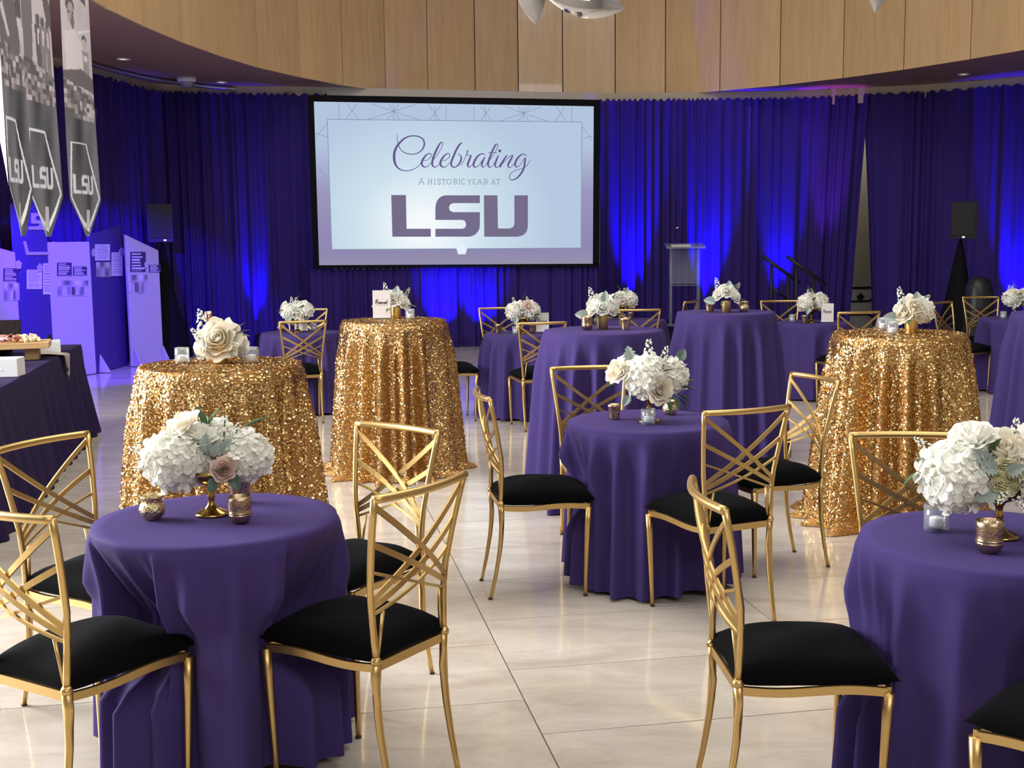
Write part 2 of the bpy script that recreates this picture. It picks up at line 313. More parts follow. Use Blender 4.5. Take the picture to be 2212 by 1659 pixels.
# --- drapes
def drape(name, label, pts, z0, z1, m, seed, amp=0.045, per=0.13, group='purple drapes around the room', edgeL=None, edgeR=None, ruffle=True, nz=16, cat='drape'):
    rnd = random.Random(seed); L = sum((Vector(b) - Vector(a)).length for a, b in zip(pts[:-1], pts[1:]))
    n = max(40, int(L / per * 14)); P = smoothpath(pts, n) if len(pts) > 2 else np.stack([np.linspace(pts[0][k], pts[1][k], n) for k in range(2)], 1)
    s = np.linspace(0, L, n); T = np.gradient(P, axis=0); T /= np.linalg.norm(T, axis=1)[:, None]; N = np.stack([T[:, 1], -T[:, 0]], 1)
    N *= np.sign(N @ np.array([0, -1.0]) + 1e-9)[:, None]
    warp = s + 0.10 * np.sin(s * 2.1 + rnd.random() * 6) + 0.05 * np.sin(s * 5.3 + rnd.random() * 6)
    f = np.cos(2 * PI * warp / per) * (0.65 + 0.35 * np.sin(s * 3.3 + rnd.random() * 6)) + 0.55 * np.cos(2 * PI * warp / (per * 2.7) + rnd.random() * 6)
    f2 = np.cos(2 * PI * warp / (per * 1.55) + rnd.random() * 6)
    V = np.zeros((nz, n, 3))
    for j in range(nz):
        t = j / (nz - 1); z = z1 + (z0 - z1) * t
        off = amp * (f * (0.55 + 0.3 * t) + f2 * (0.25 + 0.35 * t))
        if ruffle and j == 0: off = off * 1.6
        Q = P + N * off[:, None]; sh = 0 * s
        if edgeL: sh = sh + edgeL(t) * (1 - s / L) ** 2
        if edgeR: sh = sh + edgeR(t) * (s / L) ** 2
        Q = Q + T * sh[:, None]
        V[j, :, :2] = Q; V[j, :, 2] = z + (0.02 * np.cos(2 * PI * warp / (per * .8)) if j == 0 and ruffle else 0)
    idx = np.arange(nz * n).reshape(nz, n); quads = np.stack([idx[:-1, :-1], idx[:-1, 1:], idx[1:, 1:], idx[1:, :-1]], -1).reshape(-1, 4)
    o = link(name, np_mesh(name, V.reshape(-1, 3), quads), m)
    return tag(o, label, cat, group)
def tp(u, v): p = at(u, v, ZD); return (p.x, p.y)
dp = {k: tp(*q) for k, q in {'a': (120, 143), 'b': (212, 164), 'c': (306, 190), 'd': (355, 198.5), 'e': (505, 202.5), 'f': (662, 204), 'g': (1296, 216), 'h': (1500, 214.5), 'i': (1700, 212), 'j': (1841, 206.5), 'k': (1872, 204.5), 'l': (2023, 197), 'm': (2160, 186), 'n': (2300, 172)}.items()}
def lerp2(a, b, t): return (a[0] + (b[0] - a[0]) * t, a[1] + (b[1] - a[1]) * t)
drape('drape', 'purple drape behind the exhibit panels at the left wall', [(dp['a'][0] - .75, dp['a'][1] - 1.3), dp['a'], dp['b'], dp['c'], dp['d']], 0.01, ZD, DRAPE, 1)
drape('drape', 'dark purple drape between the left loudspeaker and the glowing blue column', [lerp2(dp['d'], dp['e'], -.04), lerp2(dp['d'], dp['e'], .5), dp['e']], 0.01, ZD, DRAPE, 2)
drape('drape', 'dark purple drape hanging directly left of the projection screen', [lerp2(dp['e'], dp['f'], -.02), lerp2(dp['e'], dp['f'], .5), (dp['f'][0] + 0.3, dp['f'][1] + .05)], 0.01, ZD, DRAPE, 3)
drape('drape', 'blue-lit purple drape between the projection screen and the stair handrails', [dp['g'], dp['h'], lerp2(dp['h'], dp['i'], .6)], 0.01, ZD, DRAPE, 5)
gapf = lambda t: 0.03 - 0.22 * max(0, (t - 0.06) / 0.94) ** 0.9
drape('drape', 'wide purple drape left of the open gap, swept back at its hem', [lerp2(dp['h'], dp['i'], .6), dp['i'], dp['j'], dp['k']], 0.01, ZD, DRAPE, 6, per=0.16, edgeR=gapf)
drape('drape', 'purple drape right of the open gap, narrowing towards its top', [dp['k'], lerp2(dp['k'], dp['l'], .62)], 0.01, ZD, DRAPE, 7, edgeL=lambda t: -0.03 + 0.22 * max(0, (t - 0.1) / 0.9) ** 0.9)
drape('drape', 'purple drape behind the right loudspeaker', [lerp2(dp['k'], dp['l'], .615), dp['l'], dp['m']], 0.01, ZD, DRAPE, 8, per=0.15)
drape('drape', 'bright blue-lit purple drape at the right edge of the picture', [dp['m'], dp['n'], (dp['n'][0] + 1.5, dp['n'][1] - 2.5)], 0.01, ZD, DRAPE, 9)
# beige bulkhead over the drapes
path = smoothpath([(dp['a'][0] - .75, dp['a'][1] - 1.3), dp['a'], dp['b'], dp['c'], dp['d'], dp['e'], dp['f'], dp['g'], dp['h'], dp['i'], dp['k'], dp['l'], dp['m'], dp['n'], (dp['n'][0] + 1.5, dp['n'][1] - 2.5)], 90)
V = []; Fs = []
for i, (x, y) in enumerate(path):
    q = Vector((x, y)); q = q + (q - cen).normalized() * 0.06; V += [(q.x, q.y, ZD - 0.12), (q.x, q.y, ZS)]
    if i: Fs.append((2 * i - 2, 2 * i, 2 * i + 1, 2 * i - 1))
struct(mk('trim_1', V, Fs, BEIGE))
# --- led strip (violet line on the left soffit) in a slim channel
pl = [at(u, v, ZS - 0.04) for u, v in ((150, 118), (212, 143), (300, 165), (385, 179), (450, 187), (520, 193))]
o = mk('led_strip', *sweep(smoothpath(pl, 40), 0.03, 6), SATSTEEL); tag(o, 'slim metal light track on the left soffit catching violet light', 'light track')
# --- projection screen
scrBL = atd(690, 573, 17.72); scrBR = atd(1280, 570, 18.42)
sx = (scrBR - scrBL); sx.z = 0; SWID = sx.length; sx.normalize(); sn = Vector((sx.y, -sx.x, 0))
if sn.y > 0: sn = -sn
P0 = scrBL.copy()
def onscr(u, v, lift=0.0):
    p = onplane(u, v, P0, sn); return p + sn * lift
screen = empty('projection_screen', (P0 + sx * SWID / 2 - Vector((0, 0, P0.z)))[:], 0, 'large projection screen with black border showing the purple LSU slide', 'screen')
SM = screen.matrix_world.copy(); SORG = Vector(screen.location)
def spart(name, pts, m, lift, parent=None, faces=None):
    V = [onscr(u, v, lift) - SORG for u, v in pts]
    return mk(name, V, faces or [tuple(range(len(V)))], m, parent or screen, smooth=False)
c5 = lambda x, y: (640 + x / 3.253, 180 + y / 3.253)
# slide field: border gradient from pale blue to lilac grey
def slidemat(name, kind):
    m = bpy.data.materials.new(name); m.use_nodes = True; nt = m.node_tree; nt.nodes.clear(); L = nt.links.new
    out = nt.nodes.new('ShaderNodeOutputMaterial'); em = nt.nodes.new('ShaderNodeEmission'); L(em.outputs[0], out.inputs[0])
    tc = nt.nodes.new('ShaderNodeTexCoord'); sp = nt.nodes.new('ShaderNodeSeparateXYZ'); L(tc.outputs['Generated'], sp.inputs[0])
    r = nt.nodes.new('ShaderNodeValToRGB')
    if kind == 'border':
        L(sp.outputs['Z'], r.inputs[0]); e = r.color_ramp.elements
        e[0].position = 0; e[0].color = (0.31, 0.29, 0.41, 1); e[1].position = 1; e[1].color = (0.46, 0.57, 0.74, 1)
        x = e.new(0.10); x.color = (0.28, 0.25, 0.45, 1); x = e.new(0.45); x.color = (0.33, 0.31, 0.52, 1); x = e.new(0.75); x.color = (0.46, 0.56, 0.74, 1)
    else:
        vm = nt.nodes.new('ShaderNodeVectorMath'); vm.operation = 'DISTANCE'; mp = nt.nodes.new('ShaderNodeMapping'); mp.inputs['Scale'].default_value = (1.6, 0, 0.9); L(tc.outputs['Generated'], mp.inputs[0]); L(mp.outputs[0], vm.inputs[0]); vm.inputs[1].default_value = (0.36 * 1.6, 0, 0.18 * 0.9)  # radial ramp paints the projector's hot spot into the emission
        L(vm.outputs['Value'], r.inputs[0]); e = r.color_ramp.elements
        e[0].position = 0.08; e[0].color = (0.93, 0.97, 1.0, 1); e[1].position = 0.85; e[1].color = (0.47, 0.60, 0.76, 1); x = e.new(0.42); x.color = (0.62, 0.76, 0.87, 1)
    L(r.outputs[0], em.inputs[0]); em.inputs[1].default_value = 0.98; return m
C_OUT = [(678, 219.5), (1282.5, 229.5), (1280.5, 569.5), (689.5, 573)]
spart('screen_surface', C_OUT, slidemat('slide_border', 'border'), 0.0)
pan = spart('slide_panel', [c5(217, 253), c5(2007, 272), c5(2000, 1157), c5(250, 1168)], slidemat('slide_panel_hotspot', 'panel'), 0.003)
LINE = emis('slide_line', (0.22, 0.29, 0.40)); VIOL = emis('slide_violet', (0.125, 0.085, 0.26)); MAUVE = emis('slide_mauve', (0.165, 0.14, 0.24)); SLATE = emis('slide_slate', (0.25, 0.36, 0.42)); PALE = emis('slide_white', (0.78, 0.86, 0.97))
def stroke2d(pts, wd=None, cap=True):
    """pts (x,y[,w]) polyline -> ribbon polygon strips in the same 2d space"""
    P = np.array([p[:2] for p in pts], float); W = np.array([p[2] if len(p) > 2 else wd for p in pts], float)
    if len(P) > 2:
        S = smoothpath(np.column_stack([P, W]), max(8, len(P) * 5)); P, W = S[:, :2], S[:, 2]
    T = np.gradient(P, axis=0); T /= (np.linalg.norm(T, axis=1)[:, None] + 1e-9); N = np.stack([-T[:, 1], T[:, 0]], 1)
    A = P + N * W[:, None] / 2; B = P - N * W[:, None] / 2; V = np.vstack([A, B]); n = len(P)
    return V, [(i, i + 1, n + i + 1, n + i) for i in range(n - 1)]
def strokes(name, lst, conv, m, lift, parent=None, dots=()):
    V = []; Fs = []
    for pts, wd in lst:
        v, f = stroke2d(pts, wd); b = len(V); V += [onscr(*conv(x, y), lift) - SORG for x, y in v]; Fs += [tuple(b + i for i in q) for q in f]
    for (x, y, r) in dots:
        b = len(V); V += [onscr(*conv(x + r * math.cos(a), y + r * math.sin(a)), lift) - SORG for a in np.linspace(0, 2 * PI, 18, endpoint=False)]; Fs.append(tuple(range(b, b + 18)))
    return mk(name, V, Fs, m, parent or screen, smooth=False)
geo = [((300, 140), (300, 252)), ((350, 135), (437, 253)), ((427, 145), (350, 250)), ((684, 145), (684, 260)), ((525, 145), (875, 262)), ((840, 148), (495, 255)), ((720, 148), (640, 255)), ((650, 148), (730, 258)), ((930, 150), (1010, 262)), ((1018, 155), (935, 260)), ((975, 155), (975, 262)), ((1053, 158), (1053, 265)), ((1248, 160), (1248, 268)), ((1297, 160), (1375, 268)), ((1370, 160), (1293, 265)), ((1327, 160), (1327, 268)), ((1460, 160), (1770, 270)), ((1725, 165), (1425, 268)), ((1597, 165), (1597, 270)), ((1560, 165), (1640, 270)), ((1635, 165), (1555, 270)), ((1830, 168), (1895, 270)), ((1885, 168), (1820, 270)), ((1935, 168), (1935, 270)), ((140, 378), (215, 285)), ((132, 350), (217, 377)), ((2010, 305), (2082, 410)), ((2010, 390), (2080, 370)), ((155, 590), (215, 660))]
strokes('slide_lines', [(g, 3.6) for g in geo] + [(((217, 253), (2007, 272)), 5), (((2007, 272), (2000, 1157)), 5), (((2000, 1157), (250, 1168)), 5), (((250, 1168), (217, 253)), 5)], c5, LINE, 0.006, dots=((684, 197, 7), (1597, 208, 7)))
S7 = lambda x, y: (840 + x / 7.135, 280 + y / 7.135)
CEL = [
 [(130,72,7),(128,130,9),(138,200,11),(160,270,12),(210,335,13),(280,370,14),(350,380,14),(420,370,15),(480,340,18),(525,290,23),(545,235,25),(540,180,23),(510,135,21),(450,105,19),(380,97,18),(310,105,20),(235,140,26),(170,200,31),(120,265,35),(90,335,38),(80,410,40),(85,480,38),(105,545,31),(150,600,21),(210,628,15),(280,635,13),(350,622,12),(420,590,11),(470,545,10),(500,500,9)],
 [(540,480,9),(590,470,9),(635,435,10),(655,395,12),(640,370,13),(600,375,17),(555,415,27),(520,470,33),(505,520,33),(520,560,25),(560,578,15),(605,560,10),(650,510,9)],
 [(690,460,9),(740,400,9),(795,310,9),(825,240,11),(830,205,13),(810,195,15),(780,225,23),(735,310,31),(695,400,33),(672,480,33),(668,540,29),(690,572,21),(725,575,13),(770,540,9),(800,490,9)],
 [(830,480,9),(880,468,9),(920,435,10),(938,395,12),(925,370,13),(885,378,17),(840,420,27),(805,475,33),(792,525,33),(810,565,25),(850,580,15),(895,560,10),(940,505,9)],
 [(1128,203,14),(1090,230,27),(1040,310,31),(1000,400,31),(968,480,31),(958,530,29),(975,570,21),(1010,580,17),(1060,555,21),(1100,500,27),(1115,440,25),(1100,395,15),(1060,373,10)],
 [(1110,560,7),(1150,490,9),(1190,400,10),(1205,350,14),(1215,320,28)],
 [(1212,330,18),(1202,380,11),(1215,400,11),(1268,398,16),(1250,440,29),(1222,510,31),(1215,555,27),(1235,577,15),(1270,560,9),(1300,510,9)],
 [(1480,395,13),(1450,372,15),(1400,385,21),(1345,440,29),(1310,510,33),(1305,555,27),(1330,580,17),(1375,560,10),(1430,490,10),(1475,425,11)],
 [(1480,425,15),(1450,480,27),(1432,530,29),(1435,568,21),(1465,575,11),(1500,540,9),(1520,500,9)],
 [(1560,460,9),(1620,380,9),(1665,290,10),(1680,240,11),(1660,222,15),(1635,250,25),(1590,340,29),(1555,430,31),(1530,510,31),(1530,555,25),(1555,580,15),(1590,560,9),(1625,510,9)],
 [(1525,357,9),(1600,352,10),(1670,360,8)],
 [(1690,395,15),(1665,450,27),(1640,520,29),(1635,560,23),(1660,582,15),(1695,565,9),(1720,520,9)],
 [(1825,390,15),(1780,450,27),(1740,520,29),(1710,580,29)],
 [(1740,540,9),(1800,470,9),(1860,415,11),(1905,395,15),(1890,440,27),(1850,510,31),(1835,555,25),(1855,585,15),(1895,565,9),(1930,520,9)],
 [(2115,410,13),(2100,385,13),(2060,378,15),(2000,420,27),(1955,490,31),(1945,545,27),(1965,578,15),(2010,555,10),(2060,490,10),(2100,435,11)],
 [(2105,430,17),(2095,500,29),(2080,590,29),(2040,670,29),(1980,740,23),(1910,775,15),(1865,760,12),(1858,715,11),(1890,665,10),(1960,625,9),(2050,600,9),(2120,560,9),(2160,500,8),(2180,465,7)]]
strokes('script_lettering', [(p, 10) for p in CEL], S7, VIOL, 0.007, dots=((1708, 328, 24),))
# small capitals
GLY = {'A': [((0, 1), (.5, 0)), ((.5, 0), (1, 1)), ((.2, .65), (.8, .65)), ((-.12, 1), (.18, 1)), ((.8, 1), (1.14, 1))],
 'H': [((.15, 0), (.15, 1)), ((.85, 0), (.85, 1)), ((.15, .5), (.85, .5)), ((0, 0), (.3, 0)), ((0, 1), (.3, 1)), ((.7, 0), (1, 0)), ((.7, 1), (1, 1))],
 'I': [((.5, 0), (.5, 1)), ((.15, 0), (.85, 0)), ((.15, 1), (.85, 1))],
 'S': [((.9, .2), (.7, .02), (.35, .0), (.12, .2), (.3, .42), (.7, .55), (.92, .78), (.65, 1), (.3, 1), (.08, .8))],
 'T': [((.5, 0), (.5, 1)), ((0, .03), (1, .03)), ((0, .03), (0, .2)), ((1, .03), (1, .2)), ((.3, 1), (.7, 1))],
 'O': [((.5, 0), (.15, .14), (0, .5), (.15, .86), (.5, 1), (.85, .86), (1, .5), (.85, .14), (.5, 0))],
 'R': [((.18, 0), (.18, 1)), ((.18, .02), (.6, .02), (.82, .25), (.6, .5), (.18, .52)), ((.5, .52), (1, 1)), ((0, 0), (.3, 0)), ((0, 1), (.36, 1))],
 'C': [((.95, .2), (.7, .02), (.35, .05), (.05, .5), (.35, .95), (.7, 1), (.98, .82))],
 'Y': [((0, 0), (.5, .5)), ((1, 0), (.5, .5)), ((.5, .5), (.5, 1)), ((-.1, 0), (.2, 0)), ((.8, 0), (1.1, 0)), ((.3, 1), (.7, 1))],
 'E': [((.18, 0), (.18, 1)), ((.05, .02), (.9, .02)), ((.18, .5), (.7, .5)), ((.05, .98), (.95, .98)), ((.9, .02), (.9, .16)), ((.95, .98), (.95, .84))]}
lay = [('A', 465, 540, 744), ('H', 600, 664, 764), ('I', 690, 720, 764), ('S', 747, 798, 764), ('T', 812, 876, 764), ('O', 892, 962, 764), ('R', 992, 1060, 764), ('I', 1074, 1100, 764), ('C', 1114, 1172, 764), ('Y', 1216, 1270, 764), ('E', 1292, 1340, 764), ('A', 1362, 1436, 764), ('R', 1462, 1530, 764), ('A', 1584, 1636, 764), ('T', 1654, 1714, 764)]
for ch, x0, x1, y0 in lay:
    ss = []
    for g in GLY[ch]: ss.append(([(x0 + (x1 - x0) * a, y0 + (843 - y0) * b) for a, b in g], 11 if ch != 'S' else 12))
    strokes('capital_letter', ss, S7, SLATE, 0.007)
LSU_POLY = {'L': [(667, 785), (770, 785), (775, 1022), (945, 1022), (945, 1078), (675, 1078)],
 'S': [(1290, 787), (1290, 842), (1105, 842), (1082, 850), (1072, 873), (1080, 896), (1100, 905), (1290, 905), (1290, 1000), (1286, 1022), (1276, 1043), (1260, 1060), (1242, 1071), (1218, 1078), (977, 1078), (977, 1022), (1170, 1022), (1188, 1012), (1193, 990), (1186, 968), (1168, 960), (977, 960), (977, 872), (980, 850), (988, 828), (1000, 810), (1016, 797), (1036, 789), (1052, 787)],
 'U': [(1318, 787), (1413, 787), (1417, 1020), (1500, 1020), (1524, 1010), (1532, 988), (1532, 787), (1627, 787), (1627, 1003), (1624, 1024), (1616, 1044), (1603, 1060), (1586, 1070), (1556, 1078), (1320, 1078)]}
for ch, P in LSU_POLY.items(): spart('logo_letter', [c5(x, y) for x, y in P], MAUVE, 0.007)
spart('pentagon_mark', [c5(x, y) for x, y in ((1162, 1128), (1202, 1157), (1188, 1201), (1137, 1201), (1123, 1157))], PALE, 0.008)
# black dress frame
def fr(name, q):
    V = [onscr(u, v, 0.03) - SORG for u, v in q] + [onscr(u, v, -0.05) - SORG for u, v in q]
    mk(name, V, [(0, 1, 2, 3), (7, 6, 5, 4), (0, 4, 5, 1), (1, 5, 6, 2), (2, 6, 7, 3), (3, 7, 4, 0)], BLACKCLOTH, screen, smooth=False)
fr('frame_bar', [(664, 205.5), (1296, 216), (1296, 230), (664, 219)]); fr('frame_bar', [(664, 219), (678, 219.5), (689.5, 573), (677, 575)]); fr('frame_bar', [(1282.5, 229.5), (1296, 230), (1293, 573), (1280.5, 570)]); fr('frame_bar', [(677, 573), (1293, 569.5), (1293, 576), (677, 580)])
# skirt drape under the screen
a = onscr(668, 580); b = onscr(1298, 576)
drape('drape', 'blue-lit purple skirt drape hanging under the projection screen to the floor', [(a.x, a.y + .06), ((a.x + b.x) / 2, (a.y + b.y) / 2 + .07), (b.x, b.y + .06)], 0.008, a.z - 0.01, DRAPE, 11, amp=0.04, per=0.11)
# ================================================================== CHAIRS
def ypost(z): return float(np.interp(z, [0, .12, .25, .36, .44, .58, .66, .80, .936], [-.249, -.222, -.2, -.193, -.197, -.192, -.196, -.220, -.249]))
def xpost(z): return float(np.interp(z, [0, .44, .58, .936], [.153, .158, .166, .208]))
def chair_proto():
    r = empty('cross_back_chair')
    for s in (-1, 1):
        zs = np.linspace(0.005, .445, 9); mk('leg', *sweep([(s * xpost(z), ypost(z), z) for z in zs], [.0095 + .0065 * z / .445 for z in zs], 10, ell=(1, .8)), GOLD, r)
        mk('leg', *sweep([(s * (.186 + .012 * t), .186 + .014 * t, .005 + .415 * t) for t in np.linspace(0, 1, 6)], [.0085 + .0075 * t for t in np.linspace(0, 1, 6)], 10), GOLD, r)
        for x, y in ((s * .153, -.249), (s * .186, .186)): mk('foot_cap', *sweep([(x, y, 0), (x, y, .008)], .0105, 8), CAPM, r)
        zs = np.linspace(.44, .93, 10); mk('back_post', *sweep([(s * xpost(z), ypost(z), z) for z in zs], .0105, 8), GOLD, r)
        mk('collar', *sweep([(s * xpost(.436), ypost(.436), .436), (s * xpost(.446), ypost(.446), .446), (s * xpost(.456), ypost(.456), .456)], [.0165, .0165, .0115], 10), GOLD, r)
        zb = .575; xb = s * (xpost(zb) - .036)
        mk('brace', *sweep([(xb, ypost(zb) - .012, zb + .01), (xb + s * .008, ypost(.52) - .004, .52), (s * (xpost(.45) - .012), ypost(.45) + .003, .448)], .0058, 6), GOLD, r)
    bow = lambda x, z: -.034 * (1 - min(1, (x / xpost(z)) ** 2))
    mk('top_rail', *sweep([(x, ypost(.93) + bow(x, .93), .926) for x in np.linspace(-.211, .211, 17)], .0125, 8), GOLD, r)
    z1, z0 = .915, .578
    for s in (-1, 1):
        for k, (ta, tb, wd) in enumerate(((.03, .885, 1.0), (.36, .94, 1.0), (.61, 1.0, .62))):
            za = z1 + (z0 - z1) * ta; zb = z1 + (z0 - z1) * tb; pts = []
            for t in np.linspace(0, 1, 13):
                z = za + (zb - za) * t; xa, xb = s * xpost(za), -s * xpost(zb); x = xa + (xb - xa) * t; pts.append((x, ypost(z) + bow(x, z) + s * .0035, z))
            mk('back_slat', *sweep(pts, .0098 * wd, 4, ell=(.45 if wd == 1 else .9, 1.25 if wd == 1 else 1.0)[::1], up=Vector((0, 1, 0)).cross(Vector((1, 0, 0))) if False else Vector((0, 0, 1))), GOLD, r, smooth=False)
    # seat frame: back, sides and front flat bars, sides and front gently waved
    wav = lambda t: -.0055 * math.sin(PI * t * 2) - .003
    parts = [sweep([(x, -.195, .426) for x in np.linspace(-.155, .155, 5)], .016, 4, ell=(.5, 1.2)), sweep([(-.197 + .394 * t, .2, .426 + .6 * wav(t)) for t in np.linspace(0, 1, 13)], .015, 4, ell=(.6, 1.1))]
    for s in (-1, 1): parts.append(sweep([(s * (.157 + .04 * t), -.19 + .385 * t, .426 + wav(t)) for t in np.linspace(0, 1, 13)], .015, 4, ell=(.6, 1.1)))
    mk('seat_frame', *join(*parts), GOLD, r, smooth=False)
    # pillow cushion
    n = 22; V = []; Fs = []; rnd = random.Random(4)
    for side in (1, -1):
        for i in range(n):
            for j in range(n):
                u = -1 + 2 * i / (n - 1); v = -1 + 2 * j / (n - 1)
                hw = .186 + .016 * v; pin = 1 - .045 * (1 - u * u); pinv = 1 - .05 * (1 - v * v)
                x = u * hw * pinv; y = .012 + v * .218 * pin
                e = max(0, (1 - abs(u) ** 5) * (1 - abs(v) ** 5)); d = e ** .36 * (.80 + .20 * (1 - u * u) * (1 - v * v))
                z = .452 + (.080 * d * (1 - .12 * (u * u + v * v)) if side > 0 else -.034 * d) + (.004 * math.sin(5 * u + 3 * v) * d if side > 0 else 0)
                V.append((x, y, z))
    for sd in (0, 1):
        b = sd * n * n
        for i in range(n - 1):
            for j in range(n - 1):
                q = (b + i * n + j, b + (i + 1) * n + j, b + (i + 1) * n + j + 1, b + i * n + j + 1); Fs.append(q if sd == 0 else q[::-1])
    o = mk('seat_cushion', V, Fs, VELVET, r); bm = bmesh.new(); bm.from_mesh(o.data); bmesh.ops.remove_doubles(bm, verts=bm.verts, dist=1e-5); bm.to_mesh(o.data); bm.free(); o.data.polygons.foreach_set('use_smooth', [True] * len(o.data.polygons))
    return r
CHAIRS = {
 'C1': ((-1.233, 3.289, -.54), 'gold chair cut by the left edge, nearest to the camera'),
 'C2': ((-1.457, 4.069, -2.03), 'gold chair at the left edge behind the front left table, facing the camera'),
 'C3': ((-.587, 4.204, 2.49), 'bright gold chair at the far right of the front left table, turned towards the camera'),
 'C4': ((-.469, 3.475, .978), 'gold chair on the near right of the front left table, seen from behind'),
 'C5': ((.113, 5.424, -1.411), 'gold chair in profile on the left of the centre low table'),
 'C6': ((.859, 5.009, .418), 'gold chair on the near right of the centre low table, back towards the camera'),
 'C7': ((1.271, 5.77, 1.9), 'gold chair right of the centre low table, beside the right sequin table'),
 'C8': ((.454, 6.188, 3.287), 'gold chair behind the centre low table, facing the camera'),
 'C9': ((.783, 3.206, -1.524), 'gold chair in profile on the left of the front right table, nearest in the foreground'),
 'C10': ((1.365, 3.857, 3.0), 'gold chair behind the front right table, in front of the right sequin table'),
 'C11': ((1.393, 2.727, .75), 'gold chair at the bottom right corner, only seat and leg in frame'),
 'C12': ((-1.933, 10.772, .313), 'gold chair in front of the far left low table, back towards the camera'),
 'C13': ((-2.15, 12.2, 3.11), 'gold chair on the far side of the far left low table'),
 'C14': ((-.091, 12.0, 3.3), 'gold chair behind the far centre low table, left of its flowers'),
 'C15': ((.212, 10.243, .206), 'gold chair in front of the far centre low table, back towards the camera'),
 'C16': ((1.092, 13.5, 3.1), 'gold chair on the far side of the low table in front of the stage'),
 'C17': ((1.247, 11.95, .102), 'gold chair on the near side of the low table in front of the stage'),
 'C18': ((1.79, 13.30, 1.05), 'gold chair turned sideways below the clear lectern'),
 'C19': ((2.94, 12.75, 3.106), 'gold chair behind the low table below the stair handrails'),
 'C20': ((3.168, 11.175, .195), 'gold chair showing its back just above the right sequin table'),
 'C21': ((4.677, 12.202, -2.4), 'gold chair turned half sideways, left of the far right low table'),
 'C22': ((5.307, 13.1, 3.197), 'gold chair behind the far right low table, in front of the black domed bin'),
 'C23': ((-.558, 10.746, -1.334), 'gold chair half hidden by the middle sequin table, only seat and front legs showing')}
proto = chair_proto(); remember(proto)
first = True
for k, ((x, y, a), lab) in CHAIRS.items():
    o = proto if first else dup(proto); first = False
    o.location = (x, y, 0); o.rotation_euler = (0, 0, a); tag(o, lab, 'chair', 'gold cross-back chairs')
# ================================================================== TABLECLOTHS
def cloth_fn(x0, y0, R, H, hem, nf, amp, flare, seed, puddle=0.0, chairs=()):
    rnd = random.Random(seed); ph = [rnd.random() * 6.28 for _ in range(8)]
    th0 = np.linspace(0, 2 * PI, 721); rl = np.full(721, 9.0); legs = []
    for c in chairs:
        cx, cy, ca = CHAIRS[c][0]
        for i, t in enumerate(th0):
            r = R + 0.12
            while r > .14:
                X = x0 + r * math.cos(t) - cx; Y = y0 + r * math.sin(t) - cy; lx = X * math.cos(ca) + Y * math.sin(ca); ly = -X * math.sin(ca) + Y * math.cos(ca)
                if abs(lx) < .212 and -.25 < ly < .240: r -= .01
                else: break
            if r < R + .11: rl[i] = min(rl[i], r)
        for s_ in (-1, 1):
            lx, ly = s_ * .196, .196; X = cx + lx * math.cos(ca) - ly * math.sin(ca) - x0; Y = cy + lx * math.sin(ca) + ly * math.cos(ca) - y0; legs.append((math.atan2(Y, X), math.hypot(X, Y) - .03))
    if len(chairs):
        p = np.minimum(rl, R + .12); p = np.concatenate([p[-9:], p, p[:9]]); p = np.convolve(p, np.ones(7) / 7, 'same')[9:-9]; rl = np.where(p < R + .11, p, 9.0)
    def fn(th, t):   # t: 0 centre .. 1 rim (top), 1..2 skirt
        th = np.asarray(th, float); t = np.asarray(t, float); tt = np.clip(t - 1, 0, 1)
        w1 = nf * th + 1.3 * np.sin(2 * th + ph[0]) + .9 * np.sin(3 * th + ph[1]) + .5 * np.sin(5 * th + ph[2])
        f = np.cos(w1); f = 1.6 * ((f * .5 + .5) ** 1.7) - .8; mod = .85 + .2 * np.sin(3 * th + ph[3])
        g = np.cos((nf * .5) * 1.0 * th * 0 + 7 * th + ph[4] + .6 * np.sin(2 * th + ph[5]))
        grow = sstep(-.01, .26, tt) * (.66 + .34 * tt)
        top = np.clip(t, 0, 1) * (R - .012)
        edge = sstep(0, .03, tt) * .012
        r = np.where(t <= 1, top, R - .012 + edge + flare * tt ** 1.1 + amp * grow * (f * mod + .35 * g))
        z = np.where(t <= 1, H, H - .010 * sstep(0, .02, tt) - (H - hem - .01) * tt)
        if puddle: q = sstep(.955, 1.0, tt); r = r + puddle * q * (1.0 + .6 * f); z = z + .02 * q * (1 - q) * 2
        else: z = z + np.where(tt > .9, (tt - .9) * 10 * .012 * np.sin(3 * th + ph[6]), 0)
        if len(chairs):
            lim = np.interp(np.mod(th, 2 * PI), th0, rl); wgt = np.clip((.752 - z) / .235, 0, 1) * (1 - .85 * sstep(.40, .27, z))
            r = np.where((lim < 8) & (t > 1), r + (np.minimum(r, lim) - r) * wgt, r)
            for al, lr in legs:
                if lr < R + .10:
                    dth = np.abs(np.mod(th - al + PI, 2 * PI) - PI) * max(lr, .15); k = np.exp(-(dth / .055) ** 2) * sstep(.60, .46, z); r = np.where(t > 1, r + (np.minimum(r, lr) - r) * k, r)
        return np.stack([r * np.cos(th), r * np.sin(th), z], -1)
    return fn
